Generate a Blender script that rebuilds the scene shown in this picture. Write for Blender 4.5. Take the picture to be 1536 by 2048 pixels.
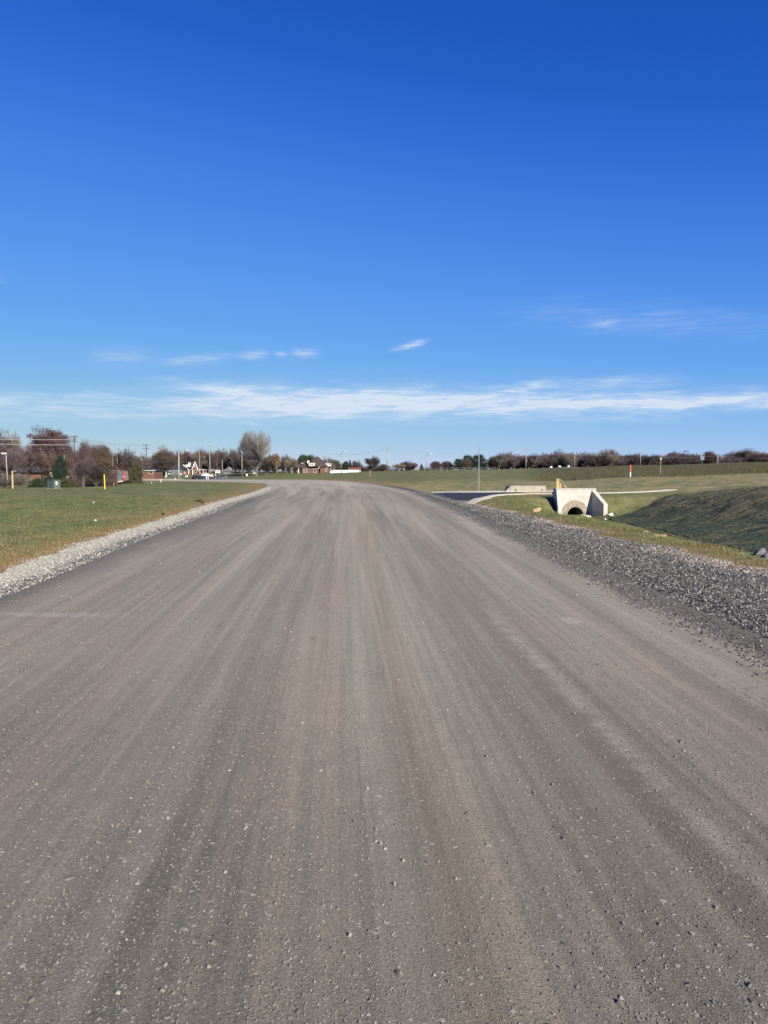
import bpy, math, random
import numpy as np
from mathutils import Vector, Matrix
R = math.radians
random.seed(7)
rng = np.random.default_rng(11)
S = bpy.context.scene
for o in list(bpy.data.objects):
    bpy.data.objects.remove(o)
COL = S.collection

# ------------------------------------------------------------------ camera
F = 1540.0; HZ = 942.0; CX = 768.0; EYE = 1.6
cd = bpy.data.cameras.new('camera'); cam = bpy.data.objects.new('camera', cd); COL.objects.link(cam)
cd.sensor_fit = 'VERTICAL'; cd.sensor_height = 24.0; cd.lens = 24.0 * F / 2048.0
cd.clip_start = 0.05; cd.clip_end = 6000
cam.location = (0, 0, EYE)
cam.rotation_euler = (R(90) - math.atan((1024 - HZ) / F), 0, 0)
S.camera = cam

# ------------------------------------------------------------------ sun and exposure
SUN_EL = R(27); SUN_AZ = R(148)            # azimuth clockwise from +Y: behind the camera, to its right
sdir = Vector((math.sin(SUN_AZ) * math.cos(SUN_EL), math.cos(SUN_AZ) * math.cos(SUN_EL), math.sin(SUN_EL)))
sl = bpy.data.lights.new('sun', 'SUN'); sl.energy = 4.4; sl.angle = R(0.5); sl.color = (1.0, 0.91, 0.78)
so = bpy.data.objects.new('sun', sl); COL.objects.link(so)
so.rotation_euler = (-sdir).to_track_quat('-Z', 'Y').to_euler()
S.view_settings.view_transform = 'Standard'
S.view_settings.look = 'None'
S.view_settings.exposure = 1.10
S.view_settings.gamma = 1.0

# ------------------------------------------------------------------ node helpers
class NT:
    def __init__(s, tree): s.t = tree; s.n = tree.nodes; s.l = tree.links
    def new(s, typ, **kw):
        nd = s.n.new(typ)
        for k, v in kw.items(): setattr(nd, k, v)
        return nd
    def put(s, inp, val):
        if val is None: return
        if isinstance(val, bpy.types.NodeSocket): s.l.new(val, inp)
        elif isinstance(val, bpy.types.Node): s.l.new(val.outputs[0], inp)
        else:
            try: inp.default_value = val
            except Exception: inp.default_value = (val[0], val[1], val[2], 1.0)
    def math(s, op, a, b=None, c=None, clamp=False):
        nd = s.new('ShaderNodeMath', operation=op); nd.use_clamp = clamp
        s.put(nd.inputs[0], a); s.put(nd.inputs[1], b); s.put(nd.inputs[2], c)
        return nd.outputs[0]
    def noise(s, vec, scale, detail=4, rough=0.55, dist=0.0, out=0):
        nd = s.new('ShaderNodeTexNoise'); s.put(nd.inputs['Vector'], vec)
        nd.inputs['Scale'].default_value = scale; nd.inputs['Detail'].default_value = detail
        nd.inputs['Roughness'].default_value = rough; nd.inputs['Distortion'].default_value = dist
        return nd.outputs[out]
    def voro(s, vec, scale, feature='F1', out='Distance', rnd=1.0):
        nd = s.new('ShaderNodeTexVoronoi', feature=feature); s.put(nd.inputs['Vector'], vec)
        nd.inputs['Scale'].default_value = scale; nd.inputs['Randomness'].default_value = rnd
        return nd.outputs[out]
    def ramp(s, fac, a, b, lo=0.0, hi=1.0):
        nd = s.new('ShaderNodeMapRange'); nd.clamp = True; nd.interpolation_type = 'SMOOTHSTEP'
        s.put(nd.inputs['Value'], fac)
        nd.inputs['From Min'].default_value = a; nd.inputs['From Max'].default_value = b
        nd.inputs['To Min'].default_value = lo; nd.inputs['To Max'].default_value = hi
        return nd.outputs['Result']
    def mix(s, fac, a, b, mode='MIX'):
        nd = s.new('ShaderNodeMix', data_type='RGBA', blend_type=mode)
        s.put(nd.inputs['Factor'], fac); s.put(nd.inputs['A'], a); s.put(nd.inputs['B'], b)
        return nd.outputs['Result']
    def attr(s, name, out='Fac'):
        nd = s.new('ShaderNodeAttribute', attribute_name=name); return nd.outputs[out]
    def pos(s): return s.new('ShaderNodeNewGeometry').outputs['Position']
    def obj(s): return s.new('ShaderNodeTexCoord').outputs['Object']
    def vmul(s, v, m):
        nd = s.new('ShaderNodeVectorMath', operation='MULTIPLY'); s.put(nd.inputs[0], v); nd.inputs[1].default_value = m
        return nd.outputs[0]
    def sep(s, v):
        nd = s.new('ShaderNodeSeparateXYZ'); s.put(nd.inputs[0], v); return nd.outputs
    def bump(s, h, dist, strength=1.0, nrm=None):
        nd = s.new('ShaderNodeBump'); s.put(nd.inputs['Height'], h)
        nd.inputs['Distance'].default_value = dist; nd.inputs['Strength'].default_value = strength
        s.put(nd.inputs['Normal'], nrm)
        return nd.outputs[0]

def c4(c): return (c[0], c[1], c[2], 1.0)
def mat(name, build=None, base=(0.5, 0.5, 0.5), rough=0.8, metal=0.0, spec=0.3, var=0.12, scale=3.0, bump=0.0, bscale=20):
    m = bpy.data.materials.new(name); m.use_nodes = True
    nt = NT(m.node_tree); bs = m.node_tree.nodes['Principled BSDF']
    bs.inputs['Roughness'].default_value = rough; bs.inputs['Metallic'].default_value = metal
    bs.inputs['Specular IOR Level'].default_value = spec
    if build: build(nt, bs)
    else:
        n1 = nt.noise(nt.obj(), scale, 5, 0.6)
        f = nt.ramp(n1, 0.3, 0.7)
        base = tuple(x * 0.8 for x in base)
        d = tuple(x * (1 - var) for x in base); l = tuple(min(1, x * (1 + var)) for x in base)
        nt.put(bs.inputs['Base Color'], nt.mix(f, c4(d), c4(l)))
        if bump: nt.put(bs.inputs['Normal'], nt.bump(nt.noise(nt.obj(), bscale, 4), bump))
    return m

# ------------------------------------------------------------------ sky
w = bpy.data.worlds.new('World'); S.world = w; w.use_nodes = True
nt = NT(w.node_tree); bg = w.node_tree.nodes['Background']
sky = nt.new('ShaderNodeTexSky', sky_type='NISHITA', sun_disc=False)
sky.sun_elevation = SUN_EL; sky.sun_rotation = SUN_AZ
sky.air_density = 0.6; sky.dust_density = 0.0; sky.ozone_density = 6.0; sky.altitude = 0
# camera-like colour response of the deep blue autumn sky
cvn = nt.new('ShaderNodeRGBCurve'); nt.put(cvn.inputs['Color'], nt.vmul(sky.outputs[0], (0.1, 0.1, 0.1)))
for ci, pts in enumerate((((0, 0), (.045, .009), (.075, .036), (.136, .085), (.415, .261), (1, .5)),
                          ((0, 0), (.1, .07), (.165, .149), (.294, .244), (.708, .394), (1, .44)),
                          ((0, 0), (.239, .34), (.387, .507), (.625, .565), (1, .53)))):
    cc_ = cvn.mapping.curves[ci]
    cc_.points[0].location = pts[0]; cc_.points[1].location = pts[-1]
    for p_ in pts[1:-1]: cc_.points.new(*p_)
cvn.mapping.update()
skyc = nt.vmul(cvn.outputs[0], (10, 10, 10))
gen = nt.new('ShaderNodeTexCoord').outputs['Generated']
gx, gy, gz = nt.sep(gen)
az = nt.math('ARCTAN2', gx, gy); el = nt.math('ARCSINE', gz)
# cirrus: streaks laid out in azimuth / elevation (degrees), torn by stretched noise
azd = nt.math('MULTIPLY', az, 57.2958); eld = nt.math('MULTIPLY', el, 57.2958)
cmb = nt.new('ShaderNodeCombineXYZ'); nt.put(cmb.inputs[0], azd); nt.put(cmb.inputs[1], eld)
q = cmb.outputs[0]
w1 = nt.noise(nt.vmul(q, (0.22, 1.1, 1)), 1.0, 5, 0.6)
w2 = nt.noise(nt.vmul(q, (0.16, 0.9, 1)), 1.7, 5, 0.6)
ax = nt.math('ADD', azd, nt.math('MULTIPLY', nt.math('SUBTRACT', w1, 0.5), 6.0))
ay = nt.math('ADD', eld, nt.math('MULTIPLY', nt.math('SUBTRACT', w2, 0.5), 1.5))
def P2D(px, py):
    a = math.atan((px - CX) / F); x = (px - CX); y = F; z = (HZ - py)
    return math.degrees(a), math.degrees(math.atan2(z, math.hypot(x, y)))
strokes = [  # x0,y0,x1,y1,half width px, strength
    (180, 826, 900, 818, 15, 0.42), (700, 822, 1536, 800, 20, 0.34), (350, 800, 1300, 790, 22, 0.16), (860, 812, 1900, 782, 9, 0.75),
    (360, 772, 600, 790, 9, 0.50), (420, 806, 860, 790, 13, 0.62), (560, 818, 1000, 795, 9, 0.55),
    (880, 812, 1110, 766, 9, 0.55), (1140, 772, 1330, 756, 8, 0.25), (190, 716, 300, 718, 13, 0.20),
    (320, 728, 470, 714, 7, 0.32), (485, 715, 535, 713, 6, 0.5), (552, 712, 575, 711, 4, 0.35),
    (588, 708, 638, 707, 6, 0.45), (788, 701, 848, 685, 4, 0.60), (1180, 653, 1230, 644, 4, 0.12),
    (-700, 808, 210, 816, 17, 0.42), (-300, 790, 420, 806, 12, 0.16), (1050, 632, 1560, 656, 22, 0.12), (-60, 575, 30, 560, 8, 0.08), (200, 800, 800, 800, 30, 0.12)]
tot = None
for (x0, y0, x1, y1, hw, st) in strokes:
    a0, e0 = P2D(x0, y0); a1, e1 = P2D(x1, y1)
    cxx, cyy = (a0 + a1) / 2, (e0 + e1) / 2; L = math.hypot(a1 - a0, e1 - e0) / 2; th = math.atan2(e1 - e0, a1 - a0)
    hwd = hw / F * 57.3 * 1.25
    ca, sa = math.cos(th), math.sin(th)
    small = L < 3.2
    sx, sy = (azd, eld) if small else (ax, ay)
    if small:
        sy = nt.math('ADD', eld, nt.math('MULTIPLY', nt.math('SUBTRACT', w2, 0.5), 0.7))
    dx = nt.math('SUBTRACT', sx, cxx); dy = nt.math('SUBTRACT', sy, cyy)
    u = nt.math('ADD', nt.math('MULTIPLY', dx, ca / L), nt.math('MULTIPLY', dy, sa / L))
    v = nt.math('ADD', nt.math('MULTIPLY', dx, -sa / hwd), nt.math('MULTIPLY', dy, ca / hwd))
    g = nt.math('EXPONENT', nt.math('MULTIPLY', nt.math('ADD', nt.math('POWER', nt.math('ABSOLUTE', u), 3.0), nt.math('MULTIPLY', v, v)), -1.0))
    g = nt.math('MULTIPLY', g, st)
    tot = g if tot is None else nt.math('ADD', tot, g)
tear = nt.noise(nt.vmul(q, (0.20, 1.25, 1)), 1.0, 6, 0.55, 0.5)
fib = nt.noise(nt.vmul(q, (0.30, 3.4, 1)), 1.0, 7, 0.68, 0.8)
tex = nt.math('MULTIPLY', nt.ramp(tear, 0.32, 0.66, 0.55, 1.25), nt.ramp(fib, 0.33, 0.67, 0.45, 1.4))
cl = nt.math('MULTIPLY', tot, tex, clamp=True)
cl = nt.math('MINIMUM', cl, 0.85)
CLOUD = (4.9, 5.4, 6.1)
skc = nt.mix(cl, skyc, c4(CLOUD))
nt.put(bg.inputs['Color'], skc); bg.inputs['Strength'].default_value = 0.07

# ------------------------------------------------------------------ object helpers
def link(o, parent=None):
    COL.objects.link(o)
    if parent is not None: o.parent = parent
    return o
def tag(o, label=None, cat=None, group=None, kind=None):
    if label: o['label'] = label
    if cat: o['category'] = cat
    if group: o['group'] = group
    if kind: o['kind'] = kind
    return o
def empty(name, loc, rz=0.0, label=None, cat=None, group=None):
    e = bpy.data.objects.new(name, None); e.empty_display_size = 0.3; e.location = loc; e.rotation_euler = (0, 0, rz)
    link(e); return tag(e, label, cat, group)
def np_mesh(name, V, Fc, m=None, n=4, smooth=False, attrs=None, parent=None):
    """V (N,3) floats, Fc (M,n) ints"""
    me = bpy.data.meshes.new(name); V = np.asarray(V, np.float32); Fc = np.asarray(Fc, np.int32)
    me.vertices.add(len(V)); me.vertices.foreach_set('co', V.ravel())
    me.loops.add(Fc.size); me.loops.foreach_set('vertex_index', Fc.ravel())
    me.polygons.add(len(Fc)); me.polygons.foreach_set('loop_start', np.arange(0, Fc.size, Fc.shape[1], dtype=np.int32))
    try: me.polygons.foreach_set('loop_total', np.full(len(Fc), Fc.shape[1], np.int32))
    except Exception: pass
    me.polygons.foreach_set('use_smooth', np.full(len(Fc), smooth))
    if attrs:
        for k, a in attrs.items():
            at = me.attributes.new(k, 'FLOAT', 'POINT'); at.data.foreach_set('value', np.asarray(a, np.float32))
    me.update(calc_edges=True)
    if m: me.materials.append(m)
    o = bpy.data.objects.new(name, me); link(o, parent); return o

class MB:
    def __init__(s): s.V = []; s.F = []
    def add(s, vs, fs):
        b = len(s.V); s.V += [tuple(v) for v in vs]; s.F += [tuple(b + i for i in f) for f in fs]; return s
    def box(s, x0, x1, y0, y1, z0, z1, M=None):
        vs = [Vector(p) for p in ((x0, y0, z0), (x1, y0, z0), (x1, y1, z0), (x0, y1, z0), (x0, y0, z1), (x1, y0, z1), (x1, y1, z1), (x0, y1, z1))]
        if M: vs = [M @ v for v in vs]
        return s.add(vs, [(0, 3, 2, 1), (4, 5, 6, 7), (0, 1, 5, 4), (1, 2, 6, 5), (2, 3, 7, 6), (3, 0, 4, 7)])
    def hexa(s, vs): return s.add(vs, [(0, 3, 2, 1), (4, 5, 6, 7), (0, 1, 5, 4), (1, 2, 6, 5), (2, 3, 7, 6), (3, 0, 4, 7)])
    def prism(s, poly, y0, y1, inset=0.0, M=None):
        """poly in XZ extruded along Y"""
        n = len(poly)
        vs = [Vector((x, y0, z)) for x, z in poly] + [Vector((x, y1, z)) for x, z in poly]
        if M: vs = [M @ v for v in vs]
        fs = [tuple(range(n)), tuple(reversed(range(n, 2 * n)))] + [(i + n, (i + 1) % n + n, (i + 1) % n, i) for i in range(n)]
        return s.add(vs, fs)
    def tube(s, pts, rad, sides=8, caps=True):
        pts = [Vector(p) for p in pts]
        if not hasattr(rad, '__len__'): rad = [rad] * len(pts)
        b = len(s.V); prev = None
        for i, p in enumerate(pts):
            d = (pts[min(i + 1, len(pts) - 1)] - pts[max(i - 1, 0)])
            d = d.normalized() if d.length > 1e-9 else Vector((0, 0, 1))
            a = prev if prev is not None and abs(prev.dot(d)) < 0.95 else (Vector((1, 0, 0)) if abs(d.x) < 0.8 else Vector((0, 1, 0)))
            a = (a - d * a.dot(d)).normalized(); c = d.cross(a); prev = a
            for k in range(sides):
                t = 2 * math.pi * k / sides
                s.V.append(tuple(p + (a * math.cos(t) + c * math.sin(t)) * rad[i]))
        for i in range(len(pts) - 1):
            for k in range(sides):
                k2 = (k + 1) % sides
                s.F.append((b + i * sides + k, b + i * sides + k2, b + (i + 1) * sides + k2, b + (i + 1) * sides + k))
        if caps:
            s.F.append(tuple(b + k for k in reversed(range(sides)))); e = b + (len(pts) - 1) * sides
            s.F.append(tuple(e + k for k in range(sides)))
        return s
    def build(s, name, m, parent=None, smooth=False, bevel=0.0):
        me = bpy.data.meshes.new(name); me.from_pydata(s.V, [], s.F); me.materials.append(m)
        if smooth: me.polygons.foreach_set('use_smooth', [True] * len(me.polygons))
        me.update(); o = bpy.data.objects.new(name, me); link(o, parent)
        if bevel:
            bv = o.modifiers.new('bevel', 'BEVEL'); bv.width = bevel; bv.segments = 2; bv.limit_method = 'ANGLE'
        return o
def text_part(txt, size, m, parent, loc, rot, name='lettering', ext=0.004):
    cu = bpy.data.curves.new(name, 'FONT'); cu.body = txt; cu.size = size; cu.extrude = ext; cu.align_x = 'CENTER'; cu.align_y = 'CENTER'
    t = bpy.data.objects.new(name, cu); COL.objects.link(t)
    dg = bpy.context.evaluated_depsgraph_get(); me = bpy.data.meshes.new_from_object(t.evaluated_get(dg))
    bpy.data.objects.remove(t); me.materials.clear(); me.materials.append(m)
    o = bpy.data.objects.new(name, me); o.location = loc; o.rotation_euler = rot; link(o, parent); return o

# ------------------------------------------------------------------ road outlines
ctrl = [  # left outer, left inner, right inner, right outer  (x, y)
    ((-2.6, -25), (-1.6, -25), (5.6, -25), (9.6, -25)),
    ((-3.9, -12), (-2.9, -12), (4.5, -12), (8.6, -12)),
    ((-5.1, 0), (-4.1, 0), (3.75, 0), (7.5, 0)),
    ((-5.9, 8), (-4.9, 8), (3.55, 8), (7.1, 8)),
    ((-6.38, 13), (-5.42, 13), (3.55, 13), (6.7, 13)),
    ((-7.03, 18), (-6.0, 18), (3.6, 18), (6.1, 18)),
    ((-7.6, 25), (-6.6, 25), (3.6, 25), (5.95, 25)),
    ((-8.4, 33), (-7.35, 33), (3.6, 33), (5.5, 33)),
    ((-9.5, 43), (-8.35, 43), (3.5, 43), (4.75, 43)),
    ((-10.6, 57), (-9.4, 57), (3.2, 57), (4.2, 57)),
    ((-12.9, 81), (-11.6, 81), (2.3, 80), (3.2, 80)),
    ((-16.8, 110), (-15.3, 112), (-0.5, 112), (0.4, 112)),
    ((-21.9, 137), (-20.4, 139), (-5.2, 149), (-4.4, 150)),
    ((-33, 159), (-32, 161), (-13.6, 183), (-12.9, 185)),
    ((-48, 178), (-47.5, 180), (-24.2, 214), (-23.7, 216)),
    ((-80, 191), (-80, 193), (-55, 226), (-55, 228)),
    ((-130, 198), (-130, 200), (-120, 233), (-120, 235)),
    ((-320, 205), (-320, 207), (-320, 240), (-320, 242))]
def catmull(P, n):
    P = np.array(P, float); out = []
    for i in range(len(P) - 1):
        p0 = P[max(i - 1, 0)]; p1 = P[i]; p2 = P[i + 1]; p3 = P[min(i + 2, len(P) - 1)]
        t = np.linspace(0, 1, n, endpoint=False)[:, None]
        out.append(p1 + 0.5 * t * (p2 - p0) + t ** 2 * (p0 - 2.5 * p1 + 2 * p2 - 0.5 * p3) + t ** 3 * (-0.5 * p0 + 1.5 * p1 - 1.5 * p2 + 0.5 * p3))
    out.append(P[-1:]); return np.vstack(out)
lines = [catmull([c[k] for c in ctrl], 30) for k in range(4)]
LO, LI, RI, RO = lines
_w = np.clip((75 - RO[:, 1]) / 20, 0, 1); _s = RO[:, 1]
RO[:, 0] += _w * (0.22 * np.sin(_s * 1.15 + 1) + 0.13 * np.sin(_s * 2.7) + 0.08 * np.sin(_s * 5.3 + 2))
_w = np.clip((75 - LO[:, 1]) / 20, 0, 1); _s = LO[:, 1]
LO[:, 0] += _w * (0.06 * np.sin(_s * 1.7) + 0.05 * np.sin(_s * 4.1 + 1))
cen = (LO + RO) / 2; sarc = np.concatenate([[0], np.cumsum(np.hypot(*np.diff(cen, axis=0).T))])
def slope(Y): return -0.004 * Y
def edge_dist(X, Y):
    """signed distance to the road strip (negative inside), and signed side (+ right)"""
    poly = np.vstack([LO, RO[::-1]])
    d = np.full(X.shape, 1e9); inside = np.zeros(X.shape, bool)
    n = len(poly)
    for i in range(n):
        a = poly[i]; b = poly[(i + 1) % n]; ab = b - a; L2 = max((ab ** 2).sum(), 1e-12)
        t = np.clip(((X - a[0]) * ab[0] + (Y - a[1]) * ab[1]) / L2, 0, 1)
        d = np.minimum(d, np.hypot(X - a[0] - t * ab[0], Y - a[1] - t * ab[1]))
        cond = (a[1] > Y) != (b[1] > Y)
        with np.errstate(divide='ignore', invalid='ignore'):
            xi = a[0] + (Y - a[1]) * ab[0] / (ab[1] if abs(ab[1]) > 1e-12 else 1e-12)
        inside ^= cond & (X < xi)
    return np.where(inside, -d, d)
ROy = RO[:330]
def ro_x(Y): return np.interp(Y, ROy[:, 1], ROy[:, 0])
def lo_x(Y): return np.interp(Y, LO[:, 1], LO[:, 0])
def ss(a, b, x): t = np.clip((x - a) / (b - a), 0, 1); return t * t * (3 - 2 * t)

# ------------------------------------------------------------------ terrain height
TP = np.array([-4000, 300, 400, 520, 620, 740, 860, 960, 1100, 1300, 1536, 2400, 6000.])
TY = np.array([60, 82, 120, 180, 230, 300, 340, 450, 700.])
PYT = np.array([
 [989, 978, 968.7, 961.8, 958.9, 957, 955, 953, 951],
 [989, 978, 968.7, 961.8, 958.9, 957, 955, 952, 950],
 [989, 978, 968.7, 961.8, 958.9, 958.2, 948.5, 947, 946],
 [989, 978, 968.7, 961.8, 958.9, 952, 948, 946, 945],
 [989, 978, 968.7, 961.8, 958.2, 948.5, 946, 944, 943],
 [989, 978, 968.7, 960, 951, 945, 943.5, 942, 941],
 [989, 980, 966, 951, 944.5, 941.5, 941, 940.5, 940],
 [990, 980, 964, 949, 942, 940, 939.5, 939, 939],
 [988, 974, 960, 946, 939, 936, 936, 936, 936],
 [980, 966, 952, 940, 933.5, 930, 930, 931, 931],
 [970, 958, 946, 935, 928, 924, 924, 925, 926],
 [962, 952, 940, 930, 922, 918, 918, 920, 922],
 [962, 952, 940, 930, 922, 918, 918, 920, 922]])
def interp2(px, Y):
    i = np.clip(np.searchsorted(TP, px) - 1, 0, len(TP) - 2); j = np.clip(np.searchsorted(TY, Y) - 1, 0, len(TY) - 2)
    a = np.clip((px - TP[i]) / (TP[i + 1] - TP[i]), 0, 1); a = a * a * (3 - 2 * a)
    # interpolate in height (metres) so slopes stay even
    def z(ii, jj): return EYE - (PYT[ii, jj] - HZ) / F * TY[jj]
    b = np.clip((Y - TY[j]) / (TY[j + 1] - TY[j]), 0, 1)
    return (z(i, j) * (1 - a) + z(i + 1, j) * a) * (1 - b) + (z(i, j + 1) * (1 - a) + z(i + 1, j + 1) * a) * b
def channel_x(Y): return 10.7 + (np.clip(Y, -40, 55) - 25) * 0.064
def channel_z(Y): return -0.98 - 0.012 * (np.clip(Y, 0, 55) - 20)
def lump(X, Y):
    return (np.sin(X * 0.9 + 1.3 * np.sin(Y * 0.31)) * np.sin(Y * 0.7 + 1.1 * np.sin(X * 0.43)) * 0.5 + np.sin(X * 2.3 + Y * 1.1) * np.sin(Y * 2.9 - X * 1.7) * 0.22)
def terrain(X, Y, detail=True):
    X = np.asarray(X, float); Y = np.asarray(Y, float); sh = np.broadcast(X, Y).shape
    X, Y = np.broadcast_to(X, sh).ravel(), np.broadcast_to(Y, sh).ravel()
    Yc = np.clip(Y, 60, 700)
    z = interp2(CX + F * X / np.maximum(Y, 60), Yc) + 0.004 * np.clip(60 - Y, 0, 200)
    # ditch on the right
    xc = channel_x(Y); zc = channel_z(Y); rx = ro_x(Y)
    inw = np.abs(X - 12.47) < 1.5
    wgt = np.where(inw, 1 - ss(50.35, 50.85, Y), 1 - ss(48.0, 51.2, Y))
    lb = np.maximum(xc - 0.9 - np.minimum(xc - 0.9 - rx - 0.3, 3.8), rx + 0.2)
    zl = slope(Y)
    left = zl + (zc - zl) * ss(lb, xc - 0.8, X)
    right = zc + (z - zc) * ss(xc + 0.7, xc + 8.5, X) 
    dz = np.where(X < xc, np.where(X > rx - 1, left, z), right)
    side = (X > rx - 1) & (Y < 60)
    zz = np.where(side, dz * wgt + z * (1 - wgt), z)
    # low mound on the netted slope, and a raised grass edge on the left
    zz = zz + wgt * 0.60 * np.exp(-((X - xc - 8.8) / 4.0) ** 2 - ((Y - 39) / 8.5) ** 2) * (X > xc)
    # driveway embankment flat between Y 50 and 63
    band = np.where(inw, ss(50.4, 50.9, Y), ss(50.0, 52.5, Y)) * (1 - ss(64, 72, Y)) * ss(3, 6, X) * (1 - ss(24, 34, X))
    zz = zz * (1 - band) + (-0.2 + 0.012 * (X - 5)) * band
    d = edge_dist(X, Y)
    if detail:
        nz_ = wgt * ss(1.2, 3.0, X - xc) * (1 - ss(14, 18, X - xc)) * (Y > 5)
        zz = zz + nz_ * 0.05 * (np.sin(X * 2.9 + 2.2 * np.sin(Y * 0.9)) * np.sin(Y * 1.7 + 1.9 * np.sin(X * 1.3)) + 0.7 * np.sin(X * 1.1 - Y * 0.8 + 2 * np.sin(Y * 0.5 + X * .2)))
        amp = np.clip(d / 3, 0, 1) * 0.035 * (1 + np.clip(Y, 0, 200) / 60) * (1 - 0.8 * band)
        zz = zz + lump(X, Y) * amp * np.where(Y < 130, 1, 0.0) * (1 - ss(11, 13, X) * (1 - ss(27, 30, X)) * ss(52, 55, Y) * (1 - ss(67, 70, Y)))
    zr = slope(Y) - 0.022 - 0.05 * np.clip((-d - 0.3) / 1.5, 0, 1)
    k = ss(0.05, 2.2, d)
    zz = zr * (1 - k) + zz * k
    zz = np.where(d < 0, zr, zz)
    return zz.reshape(sh)
def gz(x, y): return float(terrain(np.array([x]), np.array([y]), False)[0])
def WX(px, Y): return (px - CX) / F * Y
def WZ(py, Y): return EYE - (py - HZ) / F * Y

def axis(segs):
    out = []
    for a, b, st in segs: out.append(np.arange(a, b, st))
    return np.concatenate(out + [[segs[-1][1]]])
gxs = axis([(-1500, -500, 60), (-500, -200, 14), (-200, -60, 3.5), (-60, -20, 0.8), (-20, 32, 0.3), (32, 70, 0.8), (70, 220, 3.5), (220, 500, 14), (500, 1500, 60)])
gys = axis([(-60, -12, 3), (-12, 8, 0.6), (8, 66, 0.3), (66, 130, 0.9), (130, 360, 2.6), (360, 700, 12), (700, 2500, 90)])
GX, GY = np.meshgrid(gxs, gys)
GZ = terrain(GX, GY)
nx, ny = len(gxs), len(gys)
idx = np.arange(nx * ny).reshape(ny, nx)
quads = np.stack([idx[:-1, :-1], idx[:-1, 1:], idx[1:, 1:], idx[1:, :-1]], -1).reshape(-1, 4)
X1, Y1 = GX.ravel(), GY.ravel()
qc = np.stack([X1[quads].mean(1), Y1[quads].mean(1)], 1)      # opening for the culvert pipe, under the thick headwall
quads = quads[~((np.abs(qc[:, 0] - 12.42) < 0.95) & (qc[:, 1] > 50.02) & (qc[:, 1] < 51.0))]
D1 = edge_dist(X1, Y1); PX1 = CX + F * X1 / np.maximum(Y1, 1)
def zones(X, Y, D):
    PX = CX + F * X / np.maximum(Y, 1); xc = channel_x(Y)
    net = ss(1.0, 1.6, X - xc) * (1 - ss(13, 20, X - xc)) * (1 - ss(-2, 2, Y - 46.5 - 0.7 * np.clip(X - 14, 0, 12))) * (Y > 0)
    brush = ss(110, 120, Y + 0.004 * (1536 - PX) + 1.5 * np.sin(X * 0.33) + np.sin(X * 0.9)) * ss(1030, 1110, PX)
    dryf = ss(40, 70, Y) * ss(700, 860, PX) * (1 - ss(100, 150, Y)) + ss(1150, 1400, PX) * ss(14, 22, X - xc) * (1 - ss(110, 125, Y))
    dry = np.clip(np.exp(-np.clip(D, 0, 99) / np.clip(0.9 + 0.022 * np.clip(Y, 0, 200), .8, 9)), 0, 1)
    dry = np.where((X > 0) & (Y < 60), dry * 0.62, dry)
    return net, brush, np.clip(dryf, 0, 1), dry
NETm, BRm, DFm, DRm = zones(X1, Y1, D1)
MUD = np.exp(-((X1 - channel_x(Y1) - 0.75) / 0.42) ** 2) * (Y1 < 50) * (Y1 > 0)

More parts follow.
